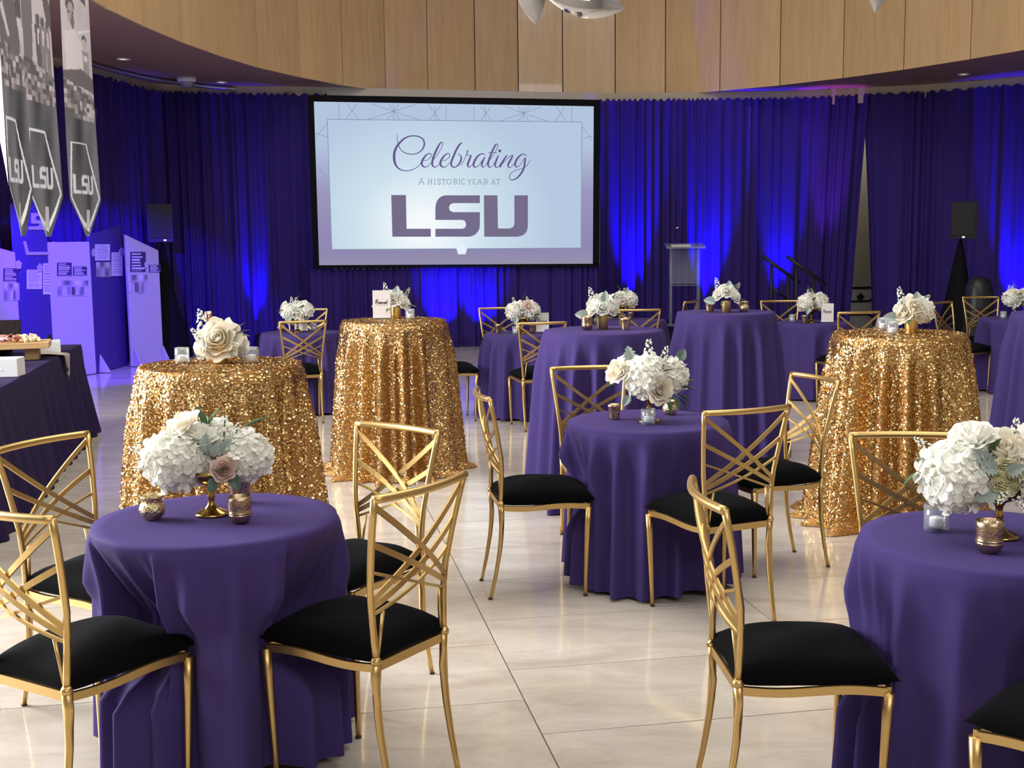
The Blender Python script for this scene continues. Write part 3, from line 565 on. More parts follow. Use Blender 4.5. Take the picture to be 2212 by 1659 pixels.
def cloth(name, label, x, y, R, H, hem, nf, amp, flare, seed, m, puddle=0.0, chairs=(), group=None, sequins=0, rot=0.0):
    fn = cloth_fn(x, y, R, H, hem, nf, amp, flare, seed, puddle, chairs); nth = 300
    ts = np.concatenate([[0.02, .5, .9, 1.0], 1 + np.array([.008, .02, .04, .07, .1, .14, .18, .23, .28, .34, .4, .47, .54, .61, .68, .75, .82, .88, .93, .96, .98, 1.0])])
    th = np.linspace(0, 2 * PI, nth, endpoint=False); T, A = np.meshgrid(ts, th, indexing='ij'); V = fn(A, T).reshape(-1, 3); idx = np.arange(len(ts) * nth).reshape(len(ts), nth)
    q = np.stack([idx[:-1], np.roll(idx[:-1], -1, 1), np.roll(idx[1:], -1, 1), idx[1:]], -1).reshape(-1, 4)[:, ::-1]
    c = len(V); V = np.vstack([V, [[0, 0, H]]])
    me = np_mesh(name, V, q)
    bm = bmesh.new(); bm.from_mesh(me); bm.verts.ensure_lookup_table()
    for k in range(nth): bm.faces.new((bm.verts[c], bm.verts[int(idx[0, k])], bm.verts[int(idx[0, (k + 1) % nth])]))
    bmesh.ops.recalc_face_normals(bm, faces=bm.faces); bm.to_mesh(me); bm.free()
    root = link(name, me, m); root.location = (x, y, 0); tag(root, label, 'tablecloth', group)
    if sequins:
        rng = np.random.default_rng(seed); n = sequins; A = rng.random(n) * 2 * PI; ntop = int(n * .13)
        T = np.concatenate([np.sqrt(rng.random(ntop)), 1 + rng.random(n - ntop)]); e = 1e-3
        P = fn(A, T); dA = fn(A + e, T) - P; T2 = np.where(T <= 1, T - e, T + e); dT = (fn(A, T2) - P) * np.where(T <= 1, -1, 1)[:, None]
        N = np.cross(dA, dT); N /= np.linalg.norm(N, axis=1)[:, None] + 1e-12
        N *= np.sign((N * np.concatenate([P[:, :2] * np.where(T > 1, 1, 0)[:, None], np.where(T <= 1, 1, .0)[:, None]], 1)).sum(1) + 1e-9)[:, None]
        N2 = N + rng.normal(0, 1, (n, 3)) * np.where(T <= 1, .21, .25)[:, None]; N2 /= np.linalg.norm(N2, axis=1)[:, None]
        a = np.cross(N2, rng.normal(0, 1, (n, 3))); a /= np.linalg.norm(a, axis=1)[:, None]; b = np.cross(N2, a); rad = rng.uniform(.0036, .0054, n)
        C = P + N * .004; C[:, 2] = np.maximum(C[:, 2], .008)
        W = np.zeros((n, 6, 3))
        for k in range(6): W[:, k] = C + (a * math.cos(k * PI / 3) + b * math.sin(k * PI / 3)) * rad[:, None]
        tint = np.repeat(np.clip(np.array([.86, .58, .25]) * rng.uniform(.75, 1.15, (n, 1)) * np.where(T <= 1, .95, 1.0)[:, None] + rng.normal(0, .02, (n, 3)), 0, 1), 6, 0)
        o = link('sequins', np_mesh('sequins', W.reshape(-1, 3), np.arange(n * 6).reshape(n, 6)), SEQ, root, smooth=False, tint=tint); o['kind'] = 'stuff'
    return root
LOW, HIGH = .765, 1.075
GP = 'round purple tablecloths'; GG = 'gold sequin tablecloths'
TB = {'T1': (-.937, 3.653), 'T2': (.647, 5.569), 'T3': (1.376, 3.282), 'G1': (-1.33, 5.383), 'G2': (-.826, 8.305), 'G3': (2.194, 6.682), 'P1': (.561, 7.205), 'P2': (1.604, 8.841), 'P3': (3.909, 8.289), 'FT1': (-2.031, 11.392), 'FT2': (.123, 10.95), 'FT3': (1.27, 12.63), 'FT4': (3.077, 12.01), 'FT5': (5.254, 12.244)}
cloth('tablecloth', 'purple cloth on the front left low table, tall hydrangea centrepiece on it', *TB['T1'], .388, LOW, .03, 20, .046, .020, 1, PURPLE, chairs=('C1', 'C3', 'C4', 'C2'), group=GP)
cloth('tablecloth', 'purple cloth on the centre low table with three candle glasses', *TB['T2'], .388, LOW, .025, 19, .056, .04, 2, PURPLE, chairs=('C5', 'C6', 'C7', 'C8'), group=GP)
cloth('tablecloth', 'purple cloth on the front right low table at the picture edge', *TB['T3'], .388, LOW, .03, 20, .054, .035, 3, PURPLE, chairs=('C9', 'C10', 'C11'), group=GP)
cloth('tablecloth', 'gold sequin cloth on the tall table behind the front left table', *TB['G1'], .372, HIGH, .004, 16, .056, .10, 4, SEQBASE, puddle=.03, group=GG, sequins=64000)
cloth('tablecloth', 'gold sequin cloth on the tall table below the projection screen', *TB['G2'], .372, HIGH, .004, 15, .064, .075, 5, SEQBASE, puddle=.045, group=GG, sequins=52000)
cloth('tablecloth', 'gold sequin cloth on the tall table at the right', *TB['G3'], .372, HIGH, .004, 15, .066, .115, 6, SEQBASE, puddle=.05, group=GG, sequins=56000)
cloth('tablecloth', 'purple cloth on the tall table directly behind the centre low table', *TB['P1'], .375, HIGH, .01, 18, .058, .075, 7, PURPLE, group=GP)
cloth('tablecloth', 'purple cloth on the tall table in front of the clear lectern', *TB['P2'], .372, HIGH, .01, 17, .058, .085, 8, PURPLE, group=GP)
cloth('tablecloth', 'purple cloth on the tall table cut by the right edge', *TB['P3'], .385, HIGH, .01, 17, .055, .09, 9, PURPLE, group=GP)
cloth('tablecloth', 'purple cloth on the far left low table, left of the middle sequin table', *TB['FT1'], .388, LOW, .01, 17, .052, .045, 10, PURPLE, chairs=('C12', 'C13'), group=GP)
cloth('tablecloth', 'purple cloth on the far centre low table below the screen', *TB['FT2'], .388, LOW, .01, 18, .052, .05, 11, PURPLE, chairs=('C15', 'C23', 'C14'), group=GP)
cloth('tablecloth', 'purple cloth on the low table in front of the stage, mostly hidden', *TB['FT3'], .388, LOW, .01, 15, .045, .05, 12, PURPLE, chairs=('C16', 'C17'), group=GP)
cloth('tablecloth', 'purple cloth on the low table below the stair handrails', *TB['FT4'], .388, LOW, .01, 13, .04, .03, 13, PURPLE, chairs=('C19', 'C20'), group=GP)
cloth('tablecloth', 'purple cloth on the far right low table', *TB['FT5'], .388, LOW, .01, 14, .042, .05, 14, PURPLE, chairs=('C21', 'C22'), group=GP)
# tables under the three front cloths whose hems hang clear of the floor
def base_table(key, label, rot):
    x, y = TB[key]; r = empty('pedestal_table', (x, y, 0), rot, label, 'table', 'pedestal tables under the front cloths')
    mk('tabletop', *lathe([(0.001, .735), (.36, .735), (.368, .742), (.366, .752), (0.001, .754)], 32), TBASE, r)
    mk('column', *lathe([(.001, .05), (.035, .05), (.035, .74), (.001, .74)], 16), TBASE, r)
    for k in range(4):
        a = k * PI / 2; mk('base_foot', *sweep([(.03 * math.cos(a), .03 * math.sin(a), .05), (.15 * math.cos(a), .15 * math.sin(a), .04), (.30 * math.cos(a), .30 * math.sin(a), .018), (.345 * math.cos(a), .345 * math.sin(a), .012)], [.022, .02, .015, .01], 8), TBASE, r)
base_table('T1', 'pedestal table whose grey foot shows under the front left purple cloth', -.45); base_table('T2', 'pedestal table under the purple cloth of the centre low table', .3); base_table('T3', 'pedestal table under the purple cloth of the front right table', .1)
# ================================================================== FLOWERS
def orient(V, d, roll=0.0):
    q = Vector(d).normalized().to_track_quat('Z', 'Y'); M = q.to_matrix() @ Matrix.Rotation(roll, 3, 'Z'); return [M @ Vector(v) for v in V]
def petal(w, h, cup, curl, nu=5, nv=5, ruf=0.0, ph=0.0):
    """petal growing along +z from origin, facing -y (outside at +y)"""
    V = []; Fs = []
    for j in range(nv):
        t = j / (nv - 1); ww = w * (math.sin(PI * min(1, .16 + .62 * t)) ** .8) * (1 if t < .85 else (1 - .25 * (t - .85) / .15))
        for i in range(nu):
            u = -1 + 2 * i / (nu - 1); V.append((u * ww, cup * (u * u) * -1 * w + curl * t ** 2.5 * h + ruf * math.sin(4 * u + ph) * t, h * t * (1 - .10 * u * u * t)))
    for j in range(nv - 1):
        for i in range(nu - 1): Fs.append((j * nu + i, j * nu + i + 1, (j + 1) * nu + i + 1, (j + 1) * nu + i))
    return V, Fs
MESH = {}
def rose_mesh(seed, layers=6, openn=1.0):
    key = ('rose', seed, layers, openn)
    if key in MESH: return MESH[key]
    rnd = random.Random(seed); parts = []; rad = (.13, .26, .41, .58, .78, 1.0); top = (.52, .55, .52, .43, .28, .10); cnt = (2, 3, 3, 4, 5, 6); cur = (-.06, -.04, .02, .12, .26, .40)
    for L in range(layers):
        n = cnt[L]; a0 = rnd.random() * 6.28
        for k in range(n):
            a = a0 + 2 * PI * k / n + rnd.uniform(-.12, .12); hw = PI / n * rnd.uniform(1.15, 1.35); nu, nv = 9, 8; V = []; Fs = []; tp_ = top[L] + rnd.uniform(-.05, .05); rr = rad[L] * rnd.uniform(.93, 1.05) * (.75 + .25 * openn); ph = rnd.random() * 6
            for j in range(nv):
                t = j / (nv - 1)
                for i in range(nu):
                    u = -1 + 2 * i / (nu - 1); az = a + u * hw * (.45 + .55 * math.sin(PI * min(1, .12 + .78 * t)))
                    q = rr * (.30 + .70 * math.sin(min(1, t * 1.15) * PI / 2)) + cur[L] * openn * max(0, t - .6) ** 1.5 * 2.2 * rr + .018 * L * math.sin(3 * u + ph) * t - .05 * rr * (u * u) * (1 - t) + .03 * u * (1 if k % 2 else -1) * rr
                    z = -.45 + (tp_ + .45) * t * (1 - .12 * u * u * t) - cur[L] * openn * max(0, t - .7) ** 2 * 2.0
                    V.append((q * math.cos(az), q * math.sin(az), z))
            for j in range(nv - 1):
                for i in range(nu - 1): Fs.append((j * nu + i, j * nu + i + 1, (j + 1) * nu + i + 1, (j + 1) * nu + i))
            parts.append((V, Fs))
    V, Fs = join(*parts); me = bpy.data.meshes.new('rose'); me.from_pydata([tuple(v) for v in V], [], Fs); me.update(); me.polygons.foreach_set('use_smooth', [True] * len(me.polygons)); MESH[key] = me; return me
def ranunculus_mesh(seed):
    key = ('ran', seed)
    if key in MESH: return MESH[key]
    rnd = random.Random(seed); parts = []
    for L in range(8):
        n = 5 + L // 2; tilt = .05 + .13 * L
        for k in range(n):
            a = 2 * PI * k / n + L * .9; V, Fs = petal(.30 + .05 * L, .52 + .03 * L, .5, -.10, 5, 4, ruf=.015, ph=rnd.random() * 6)
            V = [Matrix.Rotation(a, 3, 'Z') @ (Matrix.Rotation(-tilt, 3, 'X') @ Vector(v) + Vector((0, .05 + .085 * L, -.02 * L))) for v in V]; parts.append((V, Fs))
    V, Fs = join(*parts); me = bpy.data.meshes.new('ranunculus'); me.from_pydata([tuple(Vector(v) + Vector((0, 0, -.25))) for v in V], [], Fs); me.update(); me.polygons.foreach_set('use_smooth', [True] * len(me.polygons)); MESH[key] = me; return me
def hyd_mesh(seed, n=92):
    key = ('hyd', seed, n)
    if key in MESH: return MESH[key]
    rnd = random.Random(seed); parts = []; ga = PI * (3 - math.sqrt(5))
    for i in range(n):
        z = 1 - 1.72 * (i + .5) / n; r = math.sqrt(max(0, 1 - z * z)); a = ga * i; d = Vector((r * math.cos(a), r * math.sin(a), z)); rad = rnd.uniform(.82, .95)
        d2 = (d + Vector((rnd.gauss(0, .2), rnd.gauss(0, .2), rnd.gauss(0, .2)))).normalized(); s = rnd.uniform(.25, .33); rot = rnd.random() * 6.28; Vf = []; Ff = []
        for k in range(4):
            aa = k * PI / 2; c, sn_ = math.cos(aa), math.sin(aa); b = len(Vf); up = rnd.uniform(.05, .42)
            for (px, py, pz) in ((.06, 0, 0), (.5, -.46, .10), (1.0, -.36, up * .8), (1.08, .0, up), (1.0, .36, up * .8), (.5, .46, .10), (.62, 0, -.04 + up * .2)):
                Vf.append(((px * c - py * sn_) * s, (px * sn_ + py * c) * s, pz * s))
            Ff += [(b, b + 1, b + 6), (b + 1, b + 2, b + 6), (b + 2, b + 3, b + 6), (b + 3, b + 4, b + 6), (b + 4, b + 5, b + 6), (b + 5, b, b + 6)]
        Vf = [v + d * rad for v in orient(Vf, d2, rot)]; parts.append((Vf, Ff))
    V, Fs = join(*parts); me = bpy.data.meshes.new('hydrangea'); me.from_pydata([tuple(v) for v in V], [], Fs); me.update(); MESH[key] = me; return me
def core_mesh():
    if 'core' not in MESH:
        V, Fs = lathe([(.86 * math.sin(a) + .001, .86 * math.cos(a)) for a in np.linspace(0, PI, 12)], 16); me = bpy.data.meshes.new('core'); me.from_pydata(V, [], Fs); me.update(); MESH['core'] = me
    return MESH['core']
def stock_mesh(seed):
    key = ('stock', seed)
    if key in MESH: return MESH[key]
    rnd = random.Random(seed); parts = []
    for i in range(24):
        t = i / 23; a = i * 2.4; r = .20 * (1 - .72 * t) * rnd.uniform(.8, 1.15) + .012; c = Vector((r * math.cos(a), r * math.sin(a), .12 + .88 * t + rnd.uniform(-.03, .03))); s = .095 * (1 - .5 * t) * rnd.uniform(.75, 1.2)
        V, Fs = lathe([(.001, -.55), (.45, -.4), (.8, .0), (.95, .35), (.45, .42), (.001, .25)], 8, ripple=lambda a_, z: .16 * math.cos(4 * a_))
        parts.append(([c + v * s for v in orient(V, (math.cos(a), math.sin(a), .6))], Fs))
    V, Fs = join(*parts); me = bpy.data.meshes.new('stock'); me.from_pydata([tuple(v) for v in V], [], Fs); me.update(); me.polygons.foreach_set('use_smooth', [True] * len(me.polygons)); MESH[key] = me; return me
def stem_mesh():
    if 'stem' not in MESH:
        V, Fs = sweep([(0, 0, -.25), (0, 0, .4), (.01, 0, 1.0)], [.03, .025, .015], 6); me = bpy.data.meshes.new('stem'); me.from_pydata([tuple(v) for v in V], [], Fs); me.update(); MESH['stem'] = me
    return MESH['stem']
def leaf_mesh(kind):
    key = ('leaf', kind)
    if key in MESH: return MESH[key]
    V = []; Fs = []; n = 13
    for j in range(n):
        t = j / (n - 1)
        if kind == 'point': w_ = .20 * math.sin(PI * t ** .8)
        elif kind == 'round': w_ = .36 * math.sin(PI * t ** .9) ** .7
        else: w_ = .30 * math.sin(PI * t ** .85) ** .8 * (1 + .28 * math.cos(j * PI))
        z = -.22 * t * t
        V += [(-w_, t, z + .5 * w_), (0, t, z), (w_, t, z + .5 * w_)]
    for j in range(n - 1): Fs += [(3 * j, 3 * j + 1, 3 * j + 4, 3 * j + 3), (3 * j + 1, 3 * j + 2, 3 * j + 5, 3 * j + 4)]
    me = bpy.data.meshes.new('leaf'); me.from_pydata(V, [], Fs); me.update(); MESH[key] = me; return me
MCACHE = {}
def inst(name, me, m, parent, loc, scale, d=(0, 0, 1), roll=0.0):
    k = (me.name, m.name)
    if k not in MCACHE:
        c = me.copy(); c.materials.clear(); c.materials.append(m); MCACHE[k] = c
    o = bpy.data.objects.new(name, MCACHE[k]); COL.objects.link(o); o.parent = parent; o.location = loc
    q = Vector(d).normalized().to_track_quat('Z', 'Y'); o.rotation_mode = 'QUATERNION'; o.rotation_quaternion = q @ Matrix.Rotation(roll, 4, 'Z').to_quaternion()
    o.scale = (scale,) * 3 if not isinstance(scale, tuple) else scale; return o
def vec_leaf(name, kind, m, parent, loc, size, d, up=(0, 0, 1)):
    me = leaf_mesh(kind); k = (me.name, m.name)
    if k not in MCACHE:
        c = me.copy(); c.materials.clear(); c.materials.append(m); MCACHE[k] = c
    o = bpy.data.objects.new(name, MCACHE[k]); COL.objects.link(o); o.parent = parent; y = Vector(d).normalized(); x = y.cross(Vector(up))
    if x.length < .05: x = Vector((1, 0, 0))
    x.normalize(); z = x.cross(y); M = Matrix((x, y, z)).transposed().to_4x4(); M = Matrix.Translation(loc) @ M @ Matrix.Scale(size, 4); o.matrix_local = M; return o
def compote(parent, s=1.0, m=BRASS):
    p = [(.001, 0), (.052, 0), (.054, .005), (.048, .010), (.026, .020), (.013, .034), (.0095, .05), (.013, .060), (.0095, .070), (.0105, .085), (.018, .098), (.055, .112), (.080, .135), (.084, .15), (.078, .15), (.05, .12), (.001, .112)]
    return mk('vase', *lathe([(r * s, z * s) for r, z in p], 32), m, parent)
def cylvase(parent, r, h, m=SATIN):
    return mk('vase', *lathe([(.001, 0), (r * .94, 0), (r, .004), (r * 1.02, h * .95), (r * 1.02, h), (r * .95, h), (r * .9, h * .6), (.001, h * .6)], 32), m, parent)
# bouquet item: (kind, x, z, y(depth, + away), size, direction, material)
def bouquet(name, label, base, items, vase, rz=0.0, group='white floral centrepieces'):
    r = empty(name, base, rz, label, 'flowers', group)
    if vase[0] == 'compote': compote(r, vase[1])
    else: cylvase(r, vase[1], vase[2])
    for n, it in enumerate(items):
        kind, x, z, y, s, d, m = it; loc = (x, y, z)
        if kind == 'hyd':
            h = inst('hydrangea', hyd_mesh(n % 3), m, r, loc, s, d, n * 1.3); c = inst('core', core_mesh(), HCORE, h, (0, 0, 0), .93)
        elif kind == 'rose': inst('rose', rose_mesh(n % 4), m, r, loc, s, d, n)
        elif kind == 'bud': inst('rose', rose_mesh(9, 5, .85), m, r, loc, s, d, n)
        elif kind == 'ran': inst('ranunculus', ranunculus_mesh(1), m, r, loc, s, d, n)
        elif kind == 'stock':
            q = inst('stock_spray', stock_mesh(n % 3), m, r, loc, s, d, n); inst('stem', stem_mesh(), LEAFG, q, (0, 0, 0), 1.0)
        elif kind == 'leaf': vec_leaf('leaf', 'point', m, r, loc, s, d)
        elif kind == 'sil': vec_leaf('leaf', 'lobed', m, r, loc, s, d, (0, -1, .4))
        elif kind == 'euc': vec_leaf('leaf', 'round', m, r, loc, s, d, (0, -1, .4))
    return r
W_, C_, B_, Y_ = PETAL_W, PETAL_C, PETAL_B, PETAL_Y
b1 = at(458, 1112, LOW)
bouquet('floral_centrepiece', 'large white hydrangea and blush rose centrepiece in a brass footed bowl, front left table', b1, [
 ('hyd', -.095, .185, -.045, .100, (-.3, -.7, .5), W_), ('hyd', .118, .190, .0, .082, (.5, -.4, .5), W_), ('hyd', .0, .215, .075, .085, (0, .5, .8), W_),
 ('rose', -.092, .285, .0, .064, (-.55, -.35, .8), C_), ('rose', -.025, .262, -.02, .055, (.1, -.4, .9), W_), ('bud', .066, .165, -.092, .050, (.12, -.9, .25), B_),
 ('stock', .045, .22, .0, .10, (.1, 0, 1), W_), ('stock', .075, .22, -.01, .085, (.35, -.1, 1), W_), ('stock', -.17, .2, -.02, .075, (-1, -.1, .35), W_), ('stock', -.17, .17, -.04, .06, (-1, -.3, -.1), W_),
 ('sil', .008, .215, -.065, .060, (0, -.1, 1), LEAFS), ('sil', .05, .205, -.05, .058, (.55, -.1, .9), LEAFS), ('sil', .03, .20, -.07, .05, (.3, -.2, .9), LEAFS),
 ('leaf', -.02, .27, .03, .085, (-.2, .1, 1), LEAFG), ('leaf', -.005, .275, .03, .075, (.3, .2, 1), LEAFG), ('leaf', .10, .265, .03, .10, (.8, .1, .6), LEAFG), ('leaf', -.13, .245, -.03, .06, (-.8, -.3, .3), LEAFG), ('leaf', .03, .16, -.08, .06, (.5, -.6, .2), LEAFG),
 ('euc', .085, .145, -.07, .055, (.4, -.3, -.8), LEAFD), ('euc', .035, .14, -.09, .05, (-.1, -.3, -.8), LEAFD), ('leaf', -.17, .225, .0, .07, (-1, 0, .3), LEAFD)], ('compote', 1.0))
b2 = at(1401, 911, LOW)
bouquet('floral_centrepiece', 'white hydrangea centrepiece with upright stock stems in a brass footed bowl, centre low table', b2, [
 ('hyd', -.015, .215, -.03, .108, (-.1, -.7, .6), W_), ('hyd', .108, .215, .01, .085, (.6, -.4, .5), W_), ('hyd', .02, .22, .08, .08, (0, .6, .7), W_),
 ('rose', .042, .165, -.105, .060, (.25, -.85, .15), C_), ('rose', -.148, .25, -.02, .058, (-.65, -.55, .45), C_), ('rose', .12, .275, .0, .045, (.4, -.1, .9), W_),
 ('stock', .0, .26, .02, .13, (.02, 0, 1), W_), ('stock', .06, .26, .02, .10, (.3, 0, 1), W_), ('stock', .05, .23, -.05, .09, (.25, -.3, 1), W_),
 ('sil', -.085, .27, -.02, .095, (-.15, 0, 1), LEAFS), ('sil', -.10, .14, -.09, .06, (-.5, -.3, -.8), LEAFS),
 ('leaf', .14, .165, -.04, .085, (1, -.2, .1), LEAFG), ('leaf', .15, .17, -.02, .08, (.9, 0, .6), LEAFG), ('leaf', .10, .13, -.07, .08, (.5, -.4, -.7), LEAFG), ('leaf', .13, .12, -.05, .085, (.8, -.2, -.7), LEAFG), ('leaf', .12, .14, -.06, .09, (.9, -.2, -.35), LEAFG), ('leaf', .08, .12, -.09, .07, (.2, -.4, -.9), LEAFG), ('leaf', -.16, .18, -.02, .06, (-1, 0, -.15), LEAFG), ('leaf', .05, .24, -.08, .07, (.8, -.5, .5), LEAFG), ('euc', .14, .28, .02, .07, (.5, 0, 1), LEAFD), ('leaf', .07, .125, -.08, .06, (.7, -.6, .1), LEAFG)], ('compote', 1.0))
b3 = at(2156, 1160, LOW)
bouquet('floral_centrepiece', 'large white centrepiece with hydrangea, roses and butter ranunculus, front right table', b3, [
 ('hyd', -.135, .185, -.03, .105, (-.5, -.6, .5), W_), ('hyd', .10, .215, .02, .10, (.5, -.3, .6), W_), ('hyd', -.02, .21, .08, .09, (0, .6, .7), W_),
 ('rose', -.085, .295, .0, .062, (-.3, -.3, .9), W_), ('rose', -.012, .262, -.05, .062, (-.15, -.65, .75), C_), ('ran', -.030, .195, -.10, .048, (-.1, -.95, .2), Y_), ('ran', .058, .165, -.11, .056, (.3, -.95, .1), W_), ('rose', .03, .225, -.085, .045, (.2, -.8, .5), W_), ('rose', .09, .29, -.03, .05, (.3, -.4, .9), W_),
 ('stock', .045, .26, .03, .08, (.1, 0, 1), W_), ('stock', -.03, .15, -.10, .07, (-.5, -.8, -.2), W_), ('stock', .0, .14, -.11, .06, (0, -.9, -.4), W_), ('stock', .01, .18, -.1, .055, (.3, -.9, .1), W_), ('stock', -.19, .25, 0, .07, (-.7, 0, .5), W_),
 ('sil', -.065, .215, -.09, .085, (-.5, -.3, .6), LEAFS), ('sil', -.05, .215, -.10, .075, (-.85, -.3, .3), LEAFS), ('sil', -.045, .16, -.10, .08, (-.9, -.4, -.25), LEAFS), ('sil', -.03, .205, -.10, .06, (.6, -.5, .4), LEAFS),
 ('leaf', -.05, .25, -.05, .07, (.1, -.5, .9), LEAFG), ('leaf', -.22, .19, .0, .07, (-1, 0, -.4), LEAFG), ('leaf', -.2, .23, .0, .05, (-1, 0, .1), LEAFD), ('leaf', .02, .14, -.1, .06, (.4, -.8, .2), LEAFD)], ('compote', 1.05))
b4 = at(476, 784, HIGH)
bouquet('floral_centrepiece', 'white rose centrepiece in a gold cylinder vase, left sequin table', b4, [
 ('rose', .002, .115, -.03, .090, (-.05, -.85, .35), C_), ('rose', -.085, .075, -.01, .056, (-.75, -.5, .1), W_), ('rose', .098, .088, .0, .050, (.75, -.4, .2), W_), ('rose', .0, .15, .05, .07, (0, .1, 1), W_), ('rose', .055, .07, .03, .05, (.6, .2, .3), W_),
 ('stock', -.068, .12, .01, .125, (-.18, 0, 1), W_), ('stock', -.075, .10, -.02, .08, (-.5, -.3, .8), W_), ('stock', .065, .085, -.04, .07, (.6, -.6, .1), W_),
 ('leaf', .06, .13, .0, .085, (.6, 0, .8), LEAFS), ('leaf', .07, .125, -.01, .08, (.9, 0, .55), LEAFD), ('leaf', .065, .12, .0, .08, (1, 0, .25), LEAFS), ('leaf', -.07, .055, .0, .075, (-.95, -.1, -.35), LEAFD), ('leaf', .085, .05, -.02, .06, (.8, -.2, -.6), LEAFS), ('sil', .06, .06, -.045, .05, (.7, -.5, -.4), LEAFS)], ('cyl', .040, .095))
# smaller or farther arrangements
def far_compote(label, base, seed, s=1.0, lean=0.0):
    rnd = random.Random(seed); it = [('hyd', -.07 + .02 * rnd.random(), .20, -.02, .085, (-.4, -.6, .5), W_), ('hyd', .07 + .02 * rnd.random(), .21, .0, .09, (.4, -.5, .6), W_), ('hyd', 0, .22, .07, .08, (0, .5, .8), W_)]
    for k in range(5):
        a = rnd.uniform(-1.2, 1.2); it.append(('rose', .13 * math.sin(a), .16 + .10 * rnd.random(), -.07 * math.cos(a), rnd.uniform(.042, .056), (math.sin(a), -.7, .5), rnd.choice((W_, C_, W_, C_, B_))))
    for k in range(2): it.append(('stock', rnd.uniform(-.07, .07), .24, .0, .10, (rnd.uniform(-.4, .4), 0, 1), W_))
    for k in range(6):
        a = rnd.uniform(-1.4, 1.4); it.append(('leaf', .1 * math.sin(a), .15 + .08 * rnd.random(), -.05, rnd.uniform(.06, .1), (math.sin(a), -.4, rnd.uniform(-.5, .6)), rnd.choice((LEAFG, LEAFD, LEAFG))))
    it.append(('sil', -.05, .16, -.1, .08, (-.3, -.4, -.8), LEAFS)); it.append(('leaf', .0, .28, .0, .11, (rnd.uniform(-.4, .4), 0, 1), LEAFG))
    return bouquet('floral_centrepiece', label, base, it, ('compote', 1.0 * s))
def far_cyl(label, base, seed, hyd=False):
    rnd = random.Random(seed); it = []
    for k in range(7):
        a = k * .9 - 2.7; it.append(('rose', .075 * math.sin(a), .125 + .05 * rnd.random() - .02 * abs(math.sin(a)), -.055 * math.cos(a), rnd.uniform(.044, .06), (math.sin(a), -.8 * math.cos(a) - .1, .45), rnd.choice((W_, C_, W_))))
    if hyd: it.append(('hyd', .05, .13, .0, .075, (.5, -.5, .5), W_))
    it += [('stock', -.05, .15, .0, .11, (-.25, 0, 1), W_), ('stock', .06, .14, .01, .085, (.5, 0, .9), W_), ('sil', .01, .155, -.04, .085, (.1, 0, 1), LEAFS), ('euc', -.08, .08, -.02, .09, (-.9, -.2, .2), LEAFS), ('leaf', .04, .15, 0, .09, (.5, 0, 1), LEAFG), ('leaf', .08, .09, -.02, .08, (.9, -.2, .1), LEAFD), ('leaf', -.03, .08, -.07, .06, (-.4, -.7, -.2), LEAFG)]
    return bouquet('floral_centrepiece', label, base, it, ('cyl', .036, .085))
far_cyl('small rose arrangement in gold vase beside the reserved sign, middle sequin table', at(855, 688, HIGH), 21)
far_cyl('white rose arrangement with a grey leaf in a gold vase, right sequin table', at(1968, 719, HIGH), 22, True)
far_cyl('white rose arrangement in gold vase on the tall purple table behind the centre low table', at(1301, 711, HIGH), 23)
far_cyl('white rose arrangement in gold vase on the tall purple table before the clear lectern', at(1568, 675, HIGH), 24)
far_compote('white hydrangea centrepiece on the far left low table', at(643, 718, LOW), 31)
far_compote('white and blush centrepiece on the far centre low table', at(1129, 720, LOW), 32)
far_compote('white and blush centrepiece on the low table in front of the stage', at(1343, 690, LOW), 33)
far_compote('white hydrangea centrepiece on the low table below the stair handrails', at(1752, 697, LOW), 34)
far_compote('white hydrangea centrepiece on the far right low table at the picture edge', at(2192, 686, LOW), 35)
# ================================================================== CANDLES
def votive(kind, label, base, s=1.0, candle=None):
    h = .072 * s; ripple = None
    if kind == 'pot': prof = [(.001, 0), (.024, 0), (.026, .004), (.036, .018), (.040, .034), (.037, .048), (.030, .056), (.031, .064), (.037, .078), (.034, .078), (.028, .06), (.030, .03), (.001, .008)]; m = MERC; ripple = lambda a, z: .035 * math.cos(14 * a + z * 220)
    elif kind == 'tumbler': prof = [(.001, 0), (.020, .001), (.029, .010), (.034, .022), (.0355, .028), (.034, .031), (.0355, .034), (.034, .037), (.035, .06), (.035, .086), (.032, .086), (.031, .03), (.001, .01)]; m = MERCB
    elif kind == 'flare': prof = [(.001, 0), (.024, 0), (.025, .006), (.026, .02), (.028, .05), (.033, .074), (.030, .074), (.024, .02), (.001, .012)]; m = MERCB; ripple = lambda a, z: .03 * math.cos(9 * a) * (z / .074)
    elif kind == 'glass': prof = [(.001, 0), (.030, 0), (.033, .004), (.033, .074), (.0305, .074), (.0295, .012), (.001, .010)]; m = GLASS; ripple = lambda a, z: .022 * math.cos(12 * a) * math.cos(z * 420) if z > .011 else 0
    prof2 = []
    for (r, z), (r2, z2) in zip(prof[:-1], prof[1:]):
        for t in (0, .5): prof2.append((r + (r2 - r) * t, z + (z2 - z) * t))
    prof2.append(prof[-1])
    o = mk('votive_cup', *lathe([(r * s, z * s) for r, z in prof2], 40, ripple), m); o.location = base; tag(o, label, 'candle holder', 'votive cups on the tables')
    if kind == 'glass' or candle:
        c = mk('tea_light', *lathe([(.001, 0), (.019, 0), (.020, .002), (.020, .024), (.017, .027), (.002, .0245), (.0012, .033), (.001, .033)], 24), WAX); c.location = Vector(base) + Vector((0, 0, .0125 * s)); tag(c, candle or 'tea light in the ' + label.replace('candle glass', 'glass'), 'candle', 'tea lights')
    return o
votive('pot', 'embossed gold mercury-glass pot on the left of the front left table', at(330, 1122, LOW))
votive('tumbler', 'bronze tumbler candle cup with beaded bands, front left table', at(520, 1130, LOW))
votive('flare', 'silver-gold candle cup behind the bronze tumbler, front left table', at(520, 1086, LOW), 1.25)
